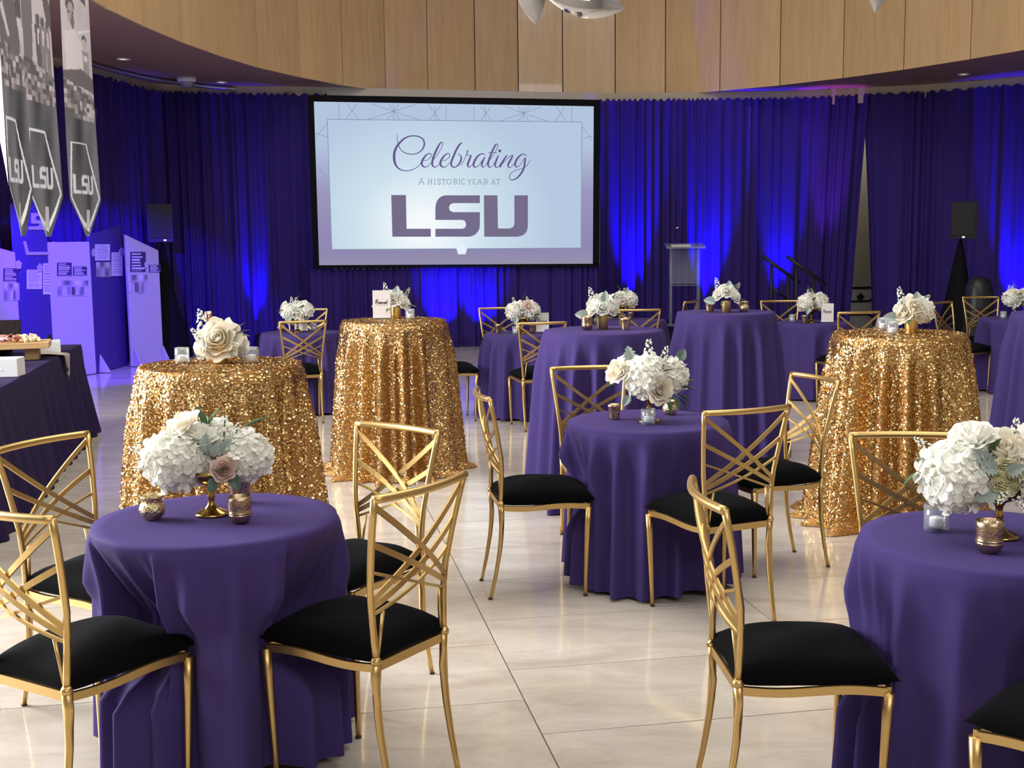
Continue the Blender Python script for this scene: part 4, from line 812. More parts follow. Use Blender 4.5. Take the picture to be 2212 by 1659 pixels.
votive('flare', 'bronze flared candle cup on the left of the centre low table', at(1327, 906, LOW))
votive('glass', 'clear hobnail candle glass on the centre low table', at(1400, 917, LOW), 1.0)
votive('pot', 'gold mercury-glass pot on the right of the centre low table', at(1447, 896, LOW), .92)
votive('glass', 'clear pebbled candle glass on the front right table', at(2022, 1146, LOW), 1.08)
votive('tumbler', 'gold tumbler candle cup with ridged foot on the front right table', at(2136, 1194, LOW), 1.05)
votive('glass', 'clear candle glass left of the rose vase, left sequin table', at(394, 785, HIGH))
votive('glass', 'clear ribbed candle glass right of the rose vase, left sequin table', at(544, 784, HIGH))
votive('glass', 'clear candle glass right of the vase, middle sequin table', at(886, 690, HIGH))
votive('glass', 'clear candle glass farther from the camera, right sequin table', at(1907, 713, HIGH))
votive('glass', 'clear hobnail candle glass nearer to the camera, right sequin table', at(1927, 723, HIGH))
votive('tumbler', 'gold candle tumbler left of the vase, tall purple table behind the centre low table', at(1268, 713, HIGH))
votive('flare', 'bronze candle cup right of the vase, tall purple table behind the centre low table', at(1351, 713, HIGH))
votive('flare', 'bronze candle cup left of the vase, tall table before the lectern', at(1533, 674, HIGH), 1.2)
votive('pot', 'gold candle pot right of the vase, tall table before the lectern', at(1607, 674, HIGH))
votive('pot', 'gold candle pot on the far left low table', at(608, 715, LOW))
votive('glass', 'clear candle glass on the far left low table', at(678, 715, LOW))
votive('flare', 'bronze candle cup on the left of the far centre low table', at(1076, 720, LOW), 1.1)
votive('glass', 'clear candle glass on the far centre low table', at(1114, 722, LOW))
votive('flare', 'smoky candle cup on the far centre low table, next to the sign', at(1150, 719, LOW), 1.1)
votive('flare', 'bronze candle cup on the low table in front of the stage', at(1362, 691, LOW), 1.1)
votive('flare', 'bronze candle cup on the low table below the stair handrails', at(1738, 698, LOW), 1.1)
votive('glass', 'clear candle glass on the low table below the stair handrails', at(1711, 695, LOW))
votive('glass', 'clear candle glass on the far right low table', at(2167, 688, LOW))
tv = mk('slim_vase', *lathe([(.001, 0), (.016, 0), (.017, .004), (.017, .19), (.0185, .225), (.016, .225), (.0145, .19), (.001, .02)], 24), COPPER); tv.location = at(463, 772, HIGH); tv.rotation_euler = (0, -.10, 0); tag(tv, 'slim rose-gold tube vase standing behind the roses, left sequin table', 'vase')
# ================================================================== TABLE SIGNS
SCRIPT = [[(0, 60), (8, 20), (16, 0), (6, 40), (0, 62)], [(4, 12), (22, 0), (34, 12), (22, 28), (10, 32), (24, 44), (38, 60)], [(42, 52), (54, 44), (50, 36), (42, 46), (46, 60), (56, 58)], [(60, 40), (70, 38), (60, 50), (72, 56), (62, 62)], [(76, 52), (88, 44), (84, 36), (76, 46), (80, 60), (90, 56)], [(94, 38), (96, 60)], [(95, 46), (104, 38)], [(108, 38), (114, 60), (122, 38)], [(126, 52), (138, 44), (134, 36), (126, 46), (130, 60), (140, 56)], [(158, 40), (146, 42), (146, 58), (158, 54)], [(166, 4), (158, 40), (160, 60), (168, 58)]]
def sign(label, base, w_, h_, rz, printed=True):
    r = empty('table_sign', base, rz, label, 'sign', 'reserved signs on the tables')
    bbox('acrylic_stand', (0, .012, .012), (w_ * 1.04, .06, .004), ACRYL, r); o = bbox('card', (0, 0, .012 + h_ / 2), (w_, .004, h_), CARD, r)
    if printed:
        V = []; Fs = []; k = w_ * .68 / 168
        for st in SCRIPT:
            v, f = stroke2d([(a, b) for a, b in st], 7); b0 = len(V); V += [((x - 84) * k, -.0035, h_ * .17 - y * k) for x, y in v]; Fs += [tuple(b0 + i for i in q) for q in f]
        mk('lettering', V, Fs, INK, o, smooth=False); V, Fs = box(0, -.0035, -.02 * h_ - .002, w_ * .66, .0006, .0022); mk('rule_line', V, Fs, INKG, o, smooth=False)
sign('white Reserved sign on the middle sequin table', at(825, 690, HIGH), .125, .195, .05)
sign('sign card seen from its grey back, far left low table', at(651, 717, LOW), .125, .175, .1, False)
sign('white Reserved sign half behind the flowers, far centre low table', at(1172, 719, LOW), .12, .175, .1)
sign('white Reserved sign on the low table below the stair handrails', at(1787, 698, LOW), .12, .185, -.1)
# ================================================================== BANNERS
def raster_banner(seed, H=2.6, nv=300, nu=56, lsu=True):
    """grey photo print above, dark slate with pale outline and letters below; returns (nv,nu,3), v from top"""
    rng = np.random.default_rng(seed); v = np.linspace(0, 1, nv)[:, None] * np.ones((1, nu)); u = np.linspace(0, 1, nu)[None, :] * np.ones((nv, 1)); g = np.full((nv, nu), .50)
    def noise(fx, fy, k=5):
        s = 0
        for _ in range(k): a, b, c = rng.uniform(-fx, fx), rng.uniform(-fy, fy), rng.random() * 6.28; s = s + np.sin(a * u + b * v + c)
        return s / k
    g += .05 * noise(20, 30)
    def ell(cx, cy, rx, ry, val): 
        m = ((u - cx) / rx) ** 2 + ((v - cy) / ry) ** 2 < 1; g[m] = val
    def poly(P, val):
        m = np.zeros_like(g, bool); n = len(P)
        for i in range(n):
            (x0, y0), (x1, y1) = P[i], P[(i + 1) % n]; c = ((y0 > v) != (y1 > v)) & (u < (x1 - x0) * (v - y0) / (y1 - y0 + 1e-9) + x0); m ^= c
        g[m] = val
    if seed == 3:
        poly([(.15, .0), (.85, .0), (.85, .22), (.2, .17)], .12); ell(.25, .27, .13, .045, .10); ell(.26, .32, .10, .075, .34); ell(.30, .37, .05, .05, .16); ell(.20, .31, .03, .01, .1); ell(.31, .31, .03, .01, .1)
        poly([(.05, .45), (.35, .41), (.60, .50), (.62, .70), (.1, .74)], .60); ell(.68, .45, .09, .025, .08); ell(.68, .485, .075, .04, .45); poly([(.58, .53), (.84, .53), (.82, .70), (.6, .70)], .28); poly([(.62, .56), (.78, .56), (.76, .60), (.64, .60)], .6); poly([(.0, .70), (.5, .66), (1, .70), (1, .80), (.0, .76)], .13); poly([(.45, .42), (1, .36), (1, .375), (.45, .435)], .7)
    elif seed == 2:
        ell(.20, .36, .10, .035, .08); poly([(.08, .39), (.36, .40), (.34, .62), (.30, .78), (.1, .78)], .16)
        for cx in (.5, .63, .78): ell(cx, .52 + .05 * (cx - .5), .06, .03, .12); poly([(cx - .09, .55), (cx + .09, .55), (cx + .07, .82), (cx - .05, .82)], .12 + .1 * (cx > .6)); poly([(cx - .02, .57), (cx + .03, .57), (cx + .02, .66), (cx - .02, .66)], .6)
        poly([(.55, .25), (1, .40), (1, .56), (.75, .50)], .12)
    else:
        poly([(.0, .46), (.5, .44), (.75, .58), (.8, .80), (.0, .84)], .14); ell(.30, .42, .1, .03, .18); poly([(.65, .40), (1, .42), (1, .62), (.7, .60)], .10); poly([(.12, .60), (.25, .56), (.5, .72), (.42, .74)], .55); poly([(.72, .62), (1, .60), (.98, .74), (.8, .73)], .58); poly([(.0, .25), (.2, .26), (.22, .47), (0, .5)], .34)
    g[v > .70] = np.where(rng.random((v > .70).sum()) > .0, 0, 0) + (.17 + .03 * noise(8, 6))[v > .70] if False else g[v > .70]
    return g, u, v, poly, noise, rng
LSU_N = {}
for ch, P in LSU_POLY.items(): LSU_N[ch] = [((x - 667) / 960, (y - 785) / 293) for x, y in P]
def banner(label, X, X1, Y0, Y1, ztip, seed, flap=False, bend=0.012):
    # near edge at Y0 (picture left), far edge at Y1; hangs from a rod at z=5.6
    zt = 5.6; zp = ztip + .30; nv, nu = 420, 110; vv = np.linspace(0, 1, nv); Ht = zt - ztip; uu = np.linspace(0, 1, nu)
    root = empty('hanging_banner', ((X + X1) / 2, (Y0 + Y1) / 2, 0), math.atan2(X - X1, Y1 - Y0), label, 'banner', 'long photo banners hanging at the left')
    Z = zt - vv[:, None] * Ht * np.ones((1, nu)); U = np.ones((nv, 1)) * uu[None, :]
    # lower end comes to a point
    shr = np.clip((zp - Z) / .30, 0, 1); Z = Z; half = (1 - shr); Yl = (Y0 - Y1) / 2 + (Y1 - Y0) * (0.5 + (U - .5) * half) * 1.0
    Xl = bend * np.sin(U * 5.0 + seed + Z * .8) + .008 * np.sin(U * 11 + Z * 1.7) * sstep(4.0, 2.0, Z)
    V = np.stack([Xl, Yl, Z], -1).reshape(-1, 3)
    # print: photo down to z=2.75, slate below with fold shading painted in
    zph = 2.66; g = np.full((nv, nu), .5); gp, pu, pv, *_r = raster_banner(seed); 
    fv = np.clip((3.9 - Z) / (3.9 - zph), 0, 1); iu = np.clip((U * 55).astype(int), 0, 55); iv = np.clip((fv * 299).astype(int), 0, 299); g = gp[iv, iu]
    rng = np.random.default_rng(seed + 50); low = Z < zph
    cr = rng.random((nv // 4 + 1, nu // 9 + 1)).repeat(4, 0).repeat(9, 1)[:nv, :nu] ** 2 * .42 + .10; crowd = (Z < zph + .26 + .1 * (.5 - U)) & (Z > zph); g = np.where(crowd, cr, g)
    fold_shade = .12 + .05 * np.sin(U * 7 + Z * 2.2 + seed) + .03 * np.sin(U * 15 - Z * 5); g = np.where(low, fold_shade, g)
    def inpoly(P):
        m = np.zeros((nv, nu), bool); n = len(P); Yn = (Yl - (Y0 - Y1) / 2) / (Y1 - Y0)
        for i in range(n):
            (x0, y0), (x1, y1) = P[i], P[(i + 1) % n]; m ^= ((y0 > Z) != (y1 > Z)) & (Yn < (x1 - x0) * (Z - y0) / (y1 - y0 + 1e-9) + x0)
        return m
    o1 = [(.12, zp + .47), (.58, zp + .47), (.95, zp + .02), (.5, ztip + .03), (.05, zp + .02)]; o2 = [(.155, zp + .455), (.55, zp + .455), (.90, zp + .02), (.5, ztip + .07), (.10, zp + .02)]
    line = inpoly(o1) & ~inpoly(o2); g = np.where(line, .78, g)
    for ch, P in LSU_N.items(): g = np.where(inpoly([(.14 + .60 * x, zp + .205 - .155 * y) for x, y in P]), .70, g)
    g = np.where(inpoly([(.44, zp - .08), (.56, zp - .08), (.55, zp - .24), (.45, zp - .24)]), .55, g)
    g = g * 1.25; col = np.stack([g * 1.03, g * .96, g * 1.0], -1); col = np.where(low[..., None], np.stack([g * .92, g * .95, g * 1.05], -1), col)
    idx = np.arange(nv * nu).reshape(nv, nu); q = np.stack([idx[:-1, :-1], idx[:-1, 1:], idx[1:, 1:], idx[1:, :-1]], -1).reshape(-1, 4)
    link('printed_fabric', np_mesh('printed_fabric', V, q), PRINT, root, tint=np.clip(col.reshape(-1, 3), 0, 1))
    mk('rod', *sweep([(0, (Y0 - Y1) / 2 - .03, zt), (0, (Y1 - Y0) / 2 + .03, zt)], .012, 8), BLACKMETAL, root)
    for s in (-1, 1): mk('cable', *sweep([(0, s * (Y1 - Y0) * .4, zt), (0, s * (Y1 - Y0) * .4, 8.9)], .003, 5), BLACKMETAL, root)
    if flap:
        V = []; Fs = []
        for j, z in enumerate(np.linspace(5.5, zp + .02, 30)):
            y = (Y0 - Y1) / 2; V += [(-.005, y, z), (-.055 if z > 2.4 else -.055 * max(.1, (z - zp) / (2.4 - zp)), y + .01, z)]
            if j: Fs.append((2 * j - 2, 2 * j - 1, 2 * j + 1, 2 * j))
        mk('turned_back_edge', V, Fs, FABW, root)
banner('photo banner at the far left edge with a bright white turned-back edge', -3.225, -3.31, 7.72, 8.27, 1.69, 1, True)
banner('middle photo banner of the three, overlapping the leftmost one', -3.40, -3.435, 8.5, 9.16, 1.69, 2)
banner('rightmost photo banner, portrait of a man near its top', -3.58, -3.565, 9.78, 10.42, 1.70, 3)
# ================================================================== EXHIBIT PANELS
def exhibit(label, A, B, zl, zr, m, cards=(), foot=()):
    """A left, B right plan points; zl, zr top heights"""
    A = Vector(A); B = Vector(B); d = (B - A); L = d.length; d.normalize(); n = Vector((d.y, -d.x)); n = n if n.y < 0 else -n
    r = empty('exhibit_panel', (A.x, A.y, 0), math.atan2(d.y, d.x), label, 'display panel', 'folding exhibit panels at the left')
    th = .03; V = [(0, 0, .01), (L, 0, .01), (L, 0, zr), (0, 0, zl), (0, th, .01), (L, th, .01), (L, th, zr), (0, th, zl)]
    mk('board', V, [(0, 1, 2, 3), (7, 6, 5, 4), (0, 4, 5, 1), (1, 5, 6, 2), (2, 6, 7, 3), (3, 7, 4, 0)], m, r, smooth=False)
    p0 = Vector((A.x, A.y, 0)); n3 = Vector((n.x, n.y, 0)); d3 = Vector((d.x, d.y, 0))
    def loc(u, v): p = onplane(u, v, p0, n3); return ((p - p0).dot(d3), p.z)
    for nc, (kind, q) in enumerate(cards):
        pts = [loc(*c) for c in q]
        if kind in ('text', 'dark', 'photo'):
            nu, nv = 40, 48; a, b, c, e = [np.array(p) for p in pts]; S, T = np.meshgrid(np.linspace(0, 1, nu), np.linspace(0, 1, nv)); G = (a[None, None] * ((1 - S) * (1 - T))[..., None] + b * (S * (1 - T))[..., None] + c * (S * T)[..., None] + e * ((1 - S) * T)[..., None])
            V = np.stack([G[..., 0], np.full(S.shape, -.004), G[..., 1]], -1).reshape(-1, 3); rng = np.random.default_rng(nc + int(abs(A.x * 100)))
            if kind == 'text': row = (T * 22).astype(int); ends = rng.uniform(.7, .95, 30); ink = (row % 2 == 1) & (S > .08) & (S < ends[row]) & (T > .06) & (T < .94); c3 = np.where(ink[..., None], np.array([.30, .27, .36]), np.array([.66, .63, .62]))
            elif kind == 'dark': row = (T * 14).astype(int); ends = rng.uniform(.6, .95, 30); ink = (row % 2 == 1) & (S > .08) & (S < ends[row]) & (T > .08) & (T < .95); c3 = np.where(ink[..., None], np.array([.55, .52, .58]), np.array([.03, .02, .06]))
            else:
                f = .32 + .22 * np.sin(S * 9 + nc) * np.sin(T * 5 + 1); c3 = np.stack([f, f * .93, f * .95], -1)
                for k in range(7):
                    cx = .08 + .14 * k + rng.uniform(-.02, .02); hd = ((S - cx) / .035) ** 2 + ((T - .36) / .05) ** 2 < 1; bd = (np.abs(S - cx) < .055) & (T > .42) & (T < .92); cc = rng.uniform(.03, .5); c3[bd] = (cc, cc * .9, cc * .95); c3[hd] = (.45, .30, .24)
            idx = np.arange(nu * nv).reshape(nv, nu); qd = np.stack([idx[:-1, :-1], idx[:-1, 1:], idx[1:, 1:], idx[1:, :-1]], -1).reshape(-1, 4)
            link('photo_print' if kind == 'photo' else 'text_card', np_mesh('card', V, qd[:, ::-1]), PRINTC, r, False, tint=c3.reshape(-1, 3))
        else:
            mm = {'white': EXW, 'purple': EXP, 'beige': BEIGE}[kind]; nn = len(pts); V = [(x, -.012, z) for x, z in pts] + [(x, -.002, z) for x, z in pts]
            mk('emblem', V, [tuple(range(nn))[::-1]] + [(i, (i + 1) % nn, nn + (i + 1) % nn, nn + i) for i in range(nn)], mm, r, smooth=False)
    for t in foot:
        x = L * t; V = [(x - .01, 0, .01), (x - .01, -.15, .01), (x - .01, -.02, .24), (x + .012, 0, .01), (x + .012, -.15, .01), (x + .012, -.02, .24)]
        mk('gusset', V, [(0, 1, 2), (5, 4, 3), (0, 3, 4, 1), (1, 4, 5, 2), (2, 5, 3, 0)], EXW, r, smooth=False)
rc = lambda x0, y0, x1, y1: [(x0, y0), (x1, y0), (x1, y1), (x0, y1)]
k2 = lambda P: [(x / 5.184, 440 + y / 5.184) for x, y in P]
e1a = at(285, 793, 0); e1b = atd(353, 776, 16.2); e2a = at(208, 808, 0); e2b = atd(276, 795, 15.9)
e3a = atd(118, 800, 14.3); e4a = atd(48, 800, 13.5); e5a = atd(-70, 800, 12.6)
XY = lambda p: (p.x, p.y)
zat = lambda u, v, P: atd(u, v, P.y).z
exhibit('white slant-topped exhibit panel, rightmost of the row, beside the black speaker skirt', XY(e1a), XY(e1b), zat(273, 507, e1a), zat(346, 541, e1b), EXW, [
 ('dark', k2(rc(1457, 540, 1630, 765))), ('dark', k2(rc(1665, 685, 1800, 770))), ('photo', k2(rc(1435, 795, 1645, 1005))), ('white', k2([(1635, 640), (1660, 670), (1652, 720), (1622, 722), (1612, 672)]))], (.08, .97))
exhibit('dark purple exhibit panel with slanted top, second from the right', XY(e2a), XY(e2b), zat(200, 507, e2a), zat(274, 487, e2b), EXP, [
 ('text', k2(rc(1060, 455, 1228, 635))), ('photo', k2(rc(1072, 655, 1240, 820))), ('text', k2(rc(1245, 545, 1370, 808))), ('white', k2([(1355, 490), (1385, 525), (1378, 580), (1340, 580), (1325, 530)])), ('white', k2([(1040, 500), (1062, 530), (1058, 590), (1032, 590), (1022, 530)]))], (.1,))
exhibit('white flat-topped exhibit panel lit violet, with a wide group photo', XY(e3a), XY(e2a), zat(118, 523, e3a), zat(197, 522, e2a), EXW, [
 ('dark', k2(rc(637, 660, 800, 810))), ('dark', k2(rc(815, 705, 970, 805))), ('photo', k2(rc(645, 860, 985, 1035)))], ())
exhibit('purple exhibit panel with the large LSU badge, behind the hanging banners', XY(e4a), XY(e3a), zat(20, 440, e4a), zat(100, 428, e3a), EXP, [
 ('text', k2(rc(295, 740, 468, 955))), ('text', k2(rc(478, 668, 628, 1015))), ('white', k2([(440, 665), (470, 700), (462, 760), (420, 760), (410, 705)])), ('white', k2([(255, 420), (280, 420), (312, 540), (572, 538), (578, 425), (602, 425), (596, 572), (290, 575)])),
 ('white', k2([(345, 105), (500, 100), (500, 130), (400, 140), (385, 165), (400, 185), (500, 185), (500, 292), (312, 292), (318, 255), (430, 252), (438, 225), (345, 222), (345, 150)])), ('white', k2([(508, 100), (540, 100), (543, 260), (575, 258), (578, 292), (510, 292)]))], ())
exhibit('white exhibit panel cut by the left edge, with a dark photo', XY(e5a), XY(e4a), zat(-70, 512, e5a), zat(50, 545, e4a), EXW, [
 ('dark', k2(rc(35, 725, 198, 868))), ('photo', k2(rc(45, 890, 215, 1085))), ('beige', k2([(198, 630), (236, 665), (224, 728), (178, 730), (162, 668)]))], ())
# ================================================================== BUFFET
BF, BN = Vector((-3.76, 10.30)), Vector((-3.29, 7.95)); bd = (BN - BF).normalized(); bn = Vector((-bd.y, bd.x))   # along the front edge, towards the camera
if bn.x < 0: bn = -bn                                                                                          # outwards, to the aisle
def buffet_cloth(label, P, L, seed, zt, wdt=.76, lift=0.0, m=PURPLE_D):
    """rectangular table cloth: P = far front corner, runs L along bd, depth wdt away from the aisle"""
    o = P + bd * (L / 2) - bn * (wdt / 2); per = []; c = .03
    cor = [(L / 2, wdt / 2), (-L / 2, wdt / 2), (-L / 2, -wdt / 2), (L / 2, -wdt / 2)]
    for (x0, y0), (x1, y1) in zip(cor, cor[1:] + cor[:1]):
        n = max(8, int(math.hypot(x1 - x0, y1 - y0) / .012))
        for t in np.linspace(0, 1, n, endpoint=False): per.append((x0 + (x1 - x0) * t, y0 + (y1 - y0) * t))
    per = np.array(per); s = np.arange(len(per)) * .012; rnd = random.Random(seed); rr = np.linalg.norm(per, axis=1)[:, None]
    T = np.roll(per, -3, 0) - np.roll(per, 3, 0); T /= np.linalg.norm(T, axis=1)[:, None]; N = np.stack([T[:, 1], -T[:, 0]], 1); N *= np.sign((N * per).sum(1))[:, None]
    k = np.ones(15) / 15; N = np.stack([np.convolve(np.concatenate([N[-15:, i], N[:, i], N[:15, i]]), k, 'same')[15:-15] for i in range(2)], 1)
    f = np.cos(2 * PI * s / .23 + 1.2 * np.sin(s * 2.2 + seed)) + .5 * np.cos(2 * PI * s / .13 + seed)
    ts = [0, .015, .04, .1, .2, .3, .4, .5, .6, .7, .8, .9, 1.0]; V = []; n = len(per)
    for t in ts:
        off = (.012 * min(1, t / .03) + .11 * t ** 1.2 + .022 * f * t)[:, None] if t > 0 else np.zeros((n, 1)); Q = per + N * off; z = zt - .012 * min(1, t / .02) - (zt - .02) * t
        W = np.outer(Q[:, 0], [bd.x, bd.y]) + np.outer(Q[:, 1], [bn.x, bn.y]); V.append(np.column_stack([W, np.full(n, z)]))
    V = np.vstack(V); idx = np.arange(len(ts) * n).reshape(len(ts), n); q = np.stack([idx[:-1], np.roll(idx[:-1], -1, 1), np.roll(idx[1:], -1, 1), idx[1:]], -1).reshape(-1, 4)
    me = np_mesh('buffet_cloth', V, q); bm = bmesh.new(); bm.from_mesh(me); bm.verts.ensure_lookup_table(); bm.faces.new([bm.verts[i] for i in range(n)]); bmesh.ops.recalc_face_normals(bm, faces=bm.faces); bm.to_mesh(me); bm.free()
    ob = link('buffet_cloth', me, m); ob.location = (o.x, o.y, 0)
    for p in me.polygons: p.use_smooth = len(p.vertices) == 4
    return tag(ob, label, 'tablecloth', 'dark cloths on the buffet tables')
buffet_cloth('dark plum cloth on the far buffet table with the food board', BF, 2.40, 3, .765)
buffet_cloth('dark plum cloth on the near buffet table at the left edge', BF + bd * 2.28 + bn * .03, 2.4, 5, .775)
def bpt(u, v, z): p = at(u, v, z); return p
TH = math.atan2(bd.y, bd.x)
# wooden serving board on a riser
pb = at(45, 757, .89); brd = empty('serving_board', (-3.82, 8.92, 0.766), TH + PI / 2 + .12, 'wooden serving board of cheese and cured meats, raised on blocks on the buffet', 'board')
bbox('board_top', (0, 0, .115), (.62, .36, .045), BOARDW, brd, .004)
for sx_ in (-1, 1): bbox('riser', (sx_ * .18, .04, .046), (.10, .2, .09), BOARDW, brd, .003)
rnd = random.Random(8); BM = Matrix.Translation(brd.location) @ Matrix.Rotation(brd.rotation_euler[2], 4, 'Z')
cub = []
cube_me = None
for k in range(44):
    r = .10 * math.sqrt(rnd.random()); a = rnd.random() * 6.28; h = max(0, .07 * (1 - r / .10)); lx = .15 + r * math.cos(a) * 1.0; ly = -.02 + r * math.sin(a); z = .1385 + .011 + h * rnd.random()
    mm_ = CHEESE if lx > .13 else CHEESE2
    o = bbox('cheese_cube', BM @ Vector((lx, ly, z)), (.024, .024, .024), mm_, bev=.003); o.rotation_euler = (rnd.uniform(-.5, .5), rnd.uniform(-.5, .5), rnd.random() * 3)
    tag(o, 'pale cheese cube in the heap on the wooden serving board' if mm_ is CHEESE else 'orange cheese cube in the heap on the wooden serving board', 'cheese', 'cheese cubes on the serving board')
for k in range(26):
    lx = -.28 + .38 * rnd.random(); ly = -.15 + .3 * rnd.random(); r = rnd.uniform(.022, .034)
    V, Fs = lathe([(.001, 0), (r * .8, .002), (r, .006 + .006 * rnd.random()), (r * .8, .004), (.001, .003)], 12, ripple=lambda a_, z: .12 * math.cos(3 * a_)); o = mk('salami_slice', V, Fs, MEAT); o.location = BM @ Vector((lx, ly, .150 + .03 * rnd.random())); o.rotation_euler = (rnd.uniform(-.7, .7), rnd.uniform(-.7, .7), rnd.random() * 6)
    tag(o, 'folded slice of cured meat on the wooden serving board', 'meat', 'cured meats on the serving board')
tg = empty('serving_tongs', BM @ Vector((-.03, -.10, .165)), TH + .6, 'white plastic tongs lying across the cured meats', 'tongs')
for s in (-1, 1): mk('arm', *sweep([(-.09, 0, .004), (0, s * .014, .012), (.07, s * .02, .008), (.09, s * .012, 0)], [.005, .008, .010, .006], 8, ell=(1, .5)), WHITEBOX, tg)
# dark basket behind the board
bk = empty('wicker_basket', (-4.16, 9.12, .766), TH + PI / 2, 'dark woven basket with open lid behind the serving board', 'basket')
V, Fs = [], []
for (z, sx_, sy_) in ((0, .24, .13), (.14, .30, .17), (.15, .305, .175), (.15, .285, .155), (.02, .22, .115)):
    V += [(-sx_, -sy_, z), (sx_, -sy_, z), (sx_, sy_, z), (-sx_, sy_, z)]
for j in range(4): Fs += [(4 * j + k, 4 * j + (k + 1) % 4, 4 * j + 4 + (k + 1) % 4, 4 * j + 4 + k) for k in range(4)]
Fs += [(3, 2, 1, 0), (16, 17, 18, 19)]; mk('basket_body', V, Fs, WICK, bk, smooth=False)
V, Fs = box(0, .20, .235, .60, .02, .19); o = mk('lid', V, Fs, WICK, bk, smooth=False); o.rotation_euler = (-.25, 0, 0)
for k in range(6):
    o = bbox('cracker_packet', Vector((-4.16, 9.12, .80)) + Vector(((k - 2.5) * .02, (k - 2.5) * .075, .09)), (.09, .05, .12), mat('packet_%d' % k, (.12 + .05 * (k % 3), .05 + .02 * (k % 2), .07), .35), bev=.006, rz=.3 * k); o.rotation_euler = (.3, .2, .3 * k); tag(o, 'dark wrapped snack packet in the woven basket', 'packet', 'snack packets in the basket')
# white boxes
def giftbox(label, p, s, rz, bow=False):
    r = empty('white_box', p, rz, label, 'box'); bbox('box_body', (0, 0, s[2] / 2), s, WHITEBOX, r, .004)
    V, Fs = box(0, -s[1] / 2 - .001, s[2] * .4, .03, .002, .006); mk('sticker', V, Fs, WAX, r, smooth=False)
    if bow:
        for sg in (-1, 1): mk('bow_loop', *sweep([(0, 0, s[2]), (sg * .05, .0, s[2] + .035), (sg * .09, .01, s[2] + .03), (sg * .05, .02, s[2] + .008)], [.006, .016, .018, .006], 8, ell=(1, .4)), BLACKCLOTH, r)
giftbox('white box with a black bow at the far end of the buffet', tuple(at(108, 762, .767)), (.20, .16, .10), TH + .2, True)
giftbox('white box standing near the aisle edge of the buffet, before the pastry tray', tuple(at(10, 812, .777)), (.22, .16, .12), TH + PI / 2 - .1)
giftbox('white box cut by the left edge on the near buffet table', (-3.36, 7.10, .778), (.14, .14, .10), TH + PI / 2)
tr = empty('pastry_tray', (-3.70, 8.40, .768), TH + PI / 2, 'clear tray of filled pastries under the serving board', 'tray')
mk('tray_dish', *lathe([(.001, 0), (.14, 0), (.19, .022), (.195, .022), (.15, -.0), (.001, .004)], 32), GLASS, tr)
for k in range(9):
    a = k * .9; rr = .03 + .012 * k; V, Fs = lathe([(.001, 0), (.04, .006), (.046, .022), (.034, .04), (.001, .046)], 14, ripple=lambda a_, z: .05 * math.cos(5 * a_)); o = mk('pastry', V, Fs, BREAD); o.location = Vector((-3.70, 8.40, .774)) + Vector((rr * math.cos(a), rr * math.sin(a), 0)); o.scale = (1, .8, 1); o.rotation_euler = (0, 0, k)
    tag(o, 'golden filled pastry in the clear tray on the buffet', 'pastry', 'pastries in the tray')
# burlap cloth slipping over the edge
V, Fs = [], []; nx, ny = 14, 18
for j in range(ny):
    t = j / (ny - 1)
    for i in range(nx):
        q = i / (nx - 1) - .5; wd = .26 * (1 - .75 * t ** 1.5); d_out = -.20 + .24 * min(1, t / .55) + .015 * t; z = .772 + .05 * (1 - min(1, t / .5)) * (1 - abs(q) * 1.6) + .006 * math.sin(12 * q + 7 * t) if t < .55 else .772 - (t - .55) / .45 * .20 * (1 - .5 * abs(q) * 2)
        p = BF + bd * (.98 + q * wd + .05 * t) + bn * (d_out + .01 * math.sin(20 * q)); V.append((p.x, p.y, z))
for j in range(ny - 1):
    for i in range(nx - 1): Fs.append((j * nx + i, j * nx + i + 1, (j + 1) * nx + i + 1, (j + 1) * nx + i))
tag(mk('burlap_runner', V, Fs, NET), 'crumpled grey burlap net hanging over the edge of the buffet', 'fabric')
# ================================================================== STAGE, LECTERN, STAIR RAILS
stg = empty('stage_riser', (2.6, 17.5, 0), -.02, 'low black stage riser under the clear lectern', 'stage')
bbox('deck', (0, 0, .345), (2.7, 1.5, .03), BLACKCLOTH, stg, .004)
o = drape('skirt', None, [(1.26, 16.76), (2.6, 16.73), (3.94, 16.70)], .008, .335, BLACKCLOTH, 31, amp=.012, per=.06, group=None, ruffle=False, nz=6, cat=None); o.parent = stg; o.matrix_parent_inverse = (Matrix.Translation((2.6, 17.5, 0)) @ Matrix.Rotation(-.02, 4, 'Z')).inverted()
for sx_ in (-1, 1):
    for sy_ in (-1, 1): bbox('leg', (sx_ * 1.25, sy_ * .68, .165), (.05, .05, .33), BLACKMETAL, stg)
ztop = .361
lp = atd(1478, 700, 17.35); lec = empty('lectern', (lp.x, lp.y, ztop), -.06, 'clear acrylic lectern with tilted top on the stage', 'lectern')
pxm = 17.35 / F_PX
for s in (-1, 1): mk('side_post', *sweep([(s * .20, .05, .012), (s * .20, .05, 1.13)], .02, 8), ACRYL, lec); mk('side_post', *sweep([(s * .20, -.16, .012), (s * .20, -.16, 1.10)], .008, 6), ACRYL, lec)
bbox('front_panel', (0, .06, .85), (.40, .012, .50), ACRYL, lec); bbox('shelf', (0, -.05, .585), (.40, .22, .012), ACRYL, lec); bbox('base_plate', (0, -.03, .006), (.52, .40, .012), ACRYL, lec, .002)
t_ = bbox('reading_top', (0, -.04, 1.155), (.56, .38, .016), ACRYL, lec, .003); t_.rotation_euler = (.16, 0, 0)
o = bbox('book_stop', (0, -.225, 1.135), (.56, .014, .04), ACRYL, lec); o = bbox('paper', (-.06, -.10, 1.159), (.28, .2, .002), CARD, lec); o.rotation_euler = (.16, 0, 0)
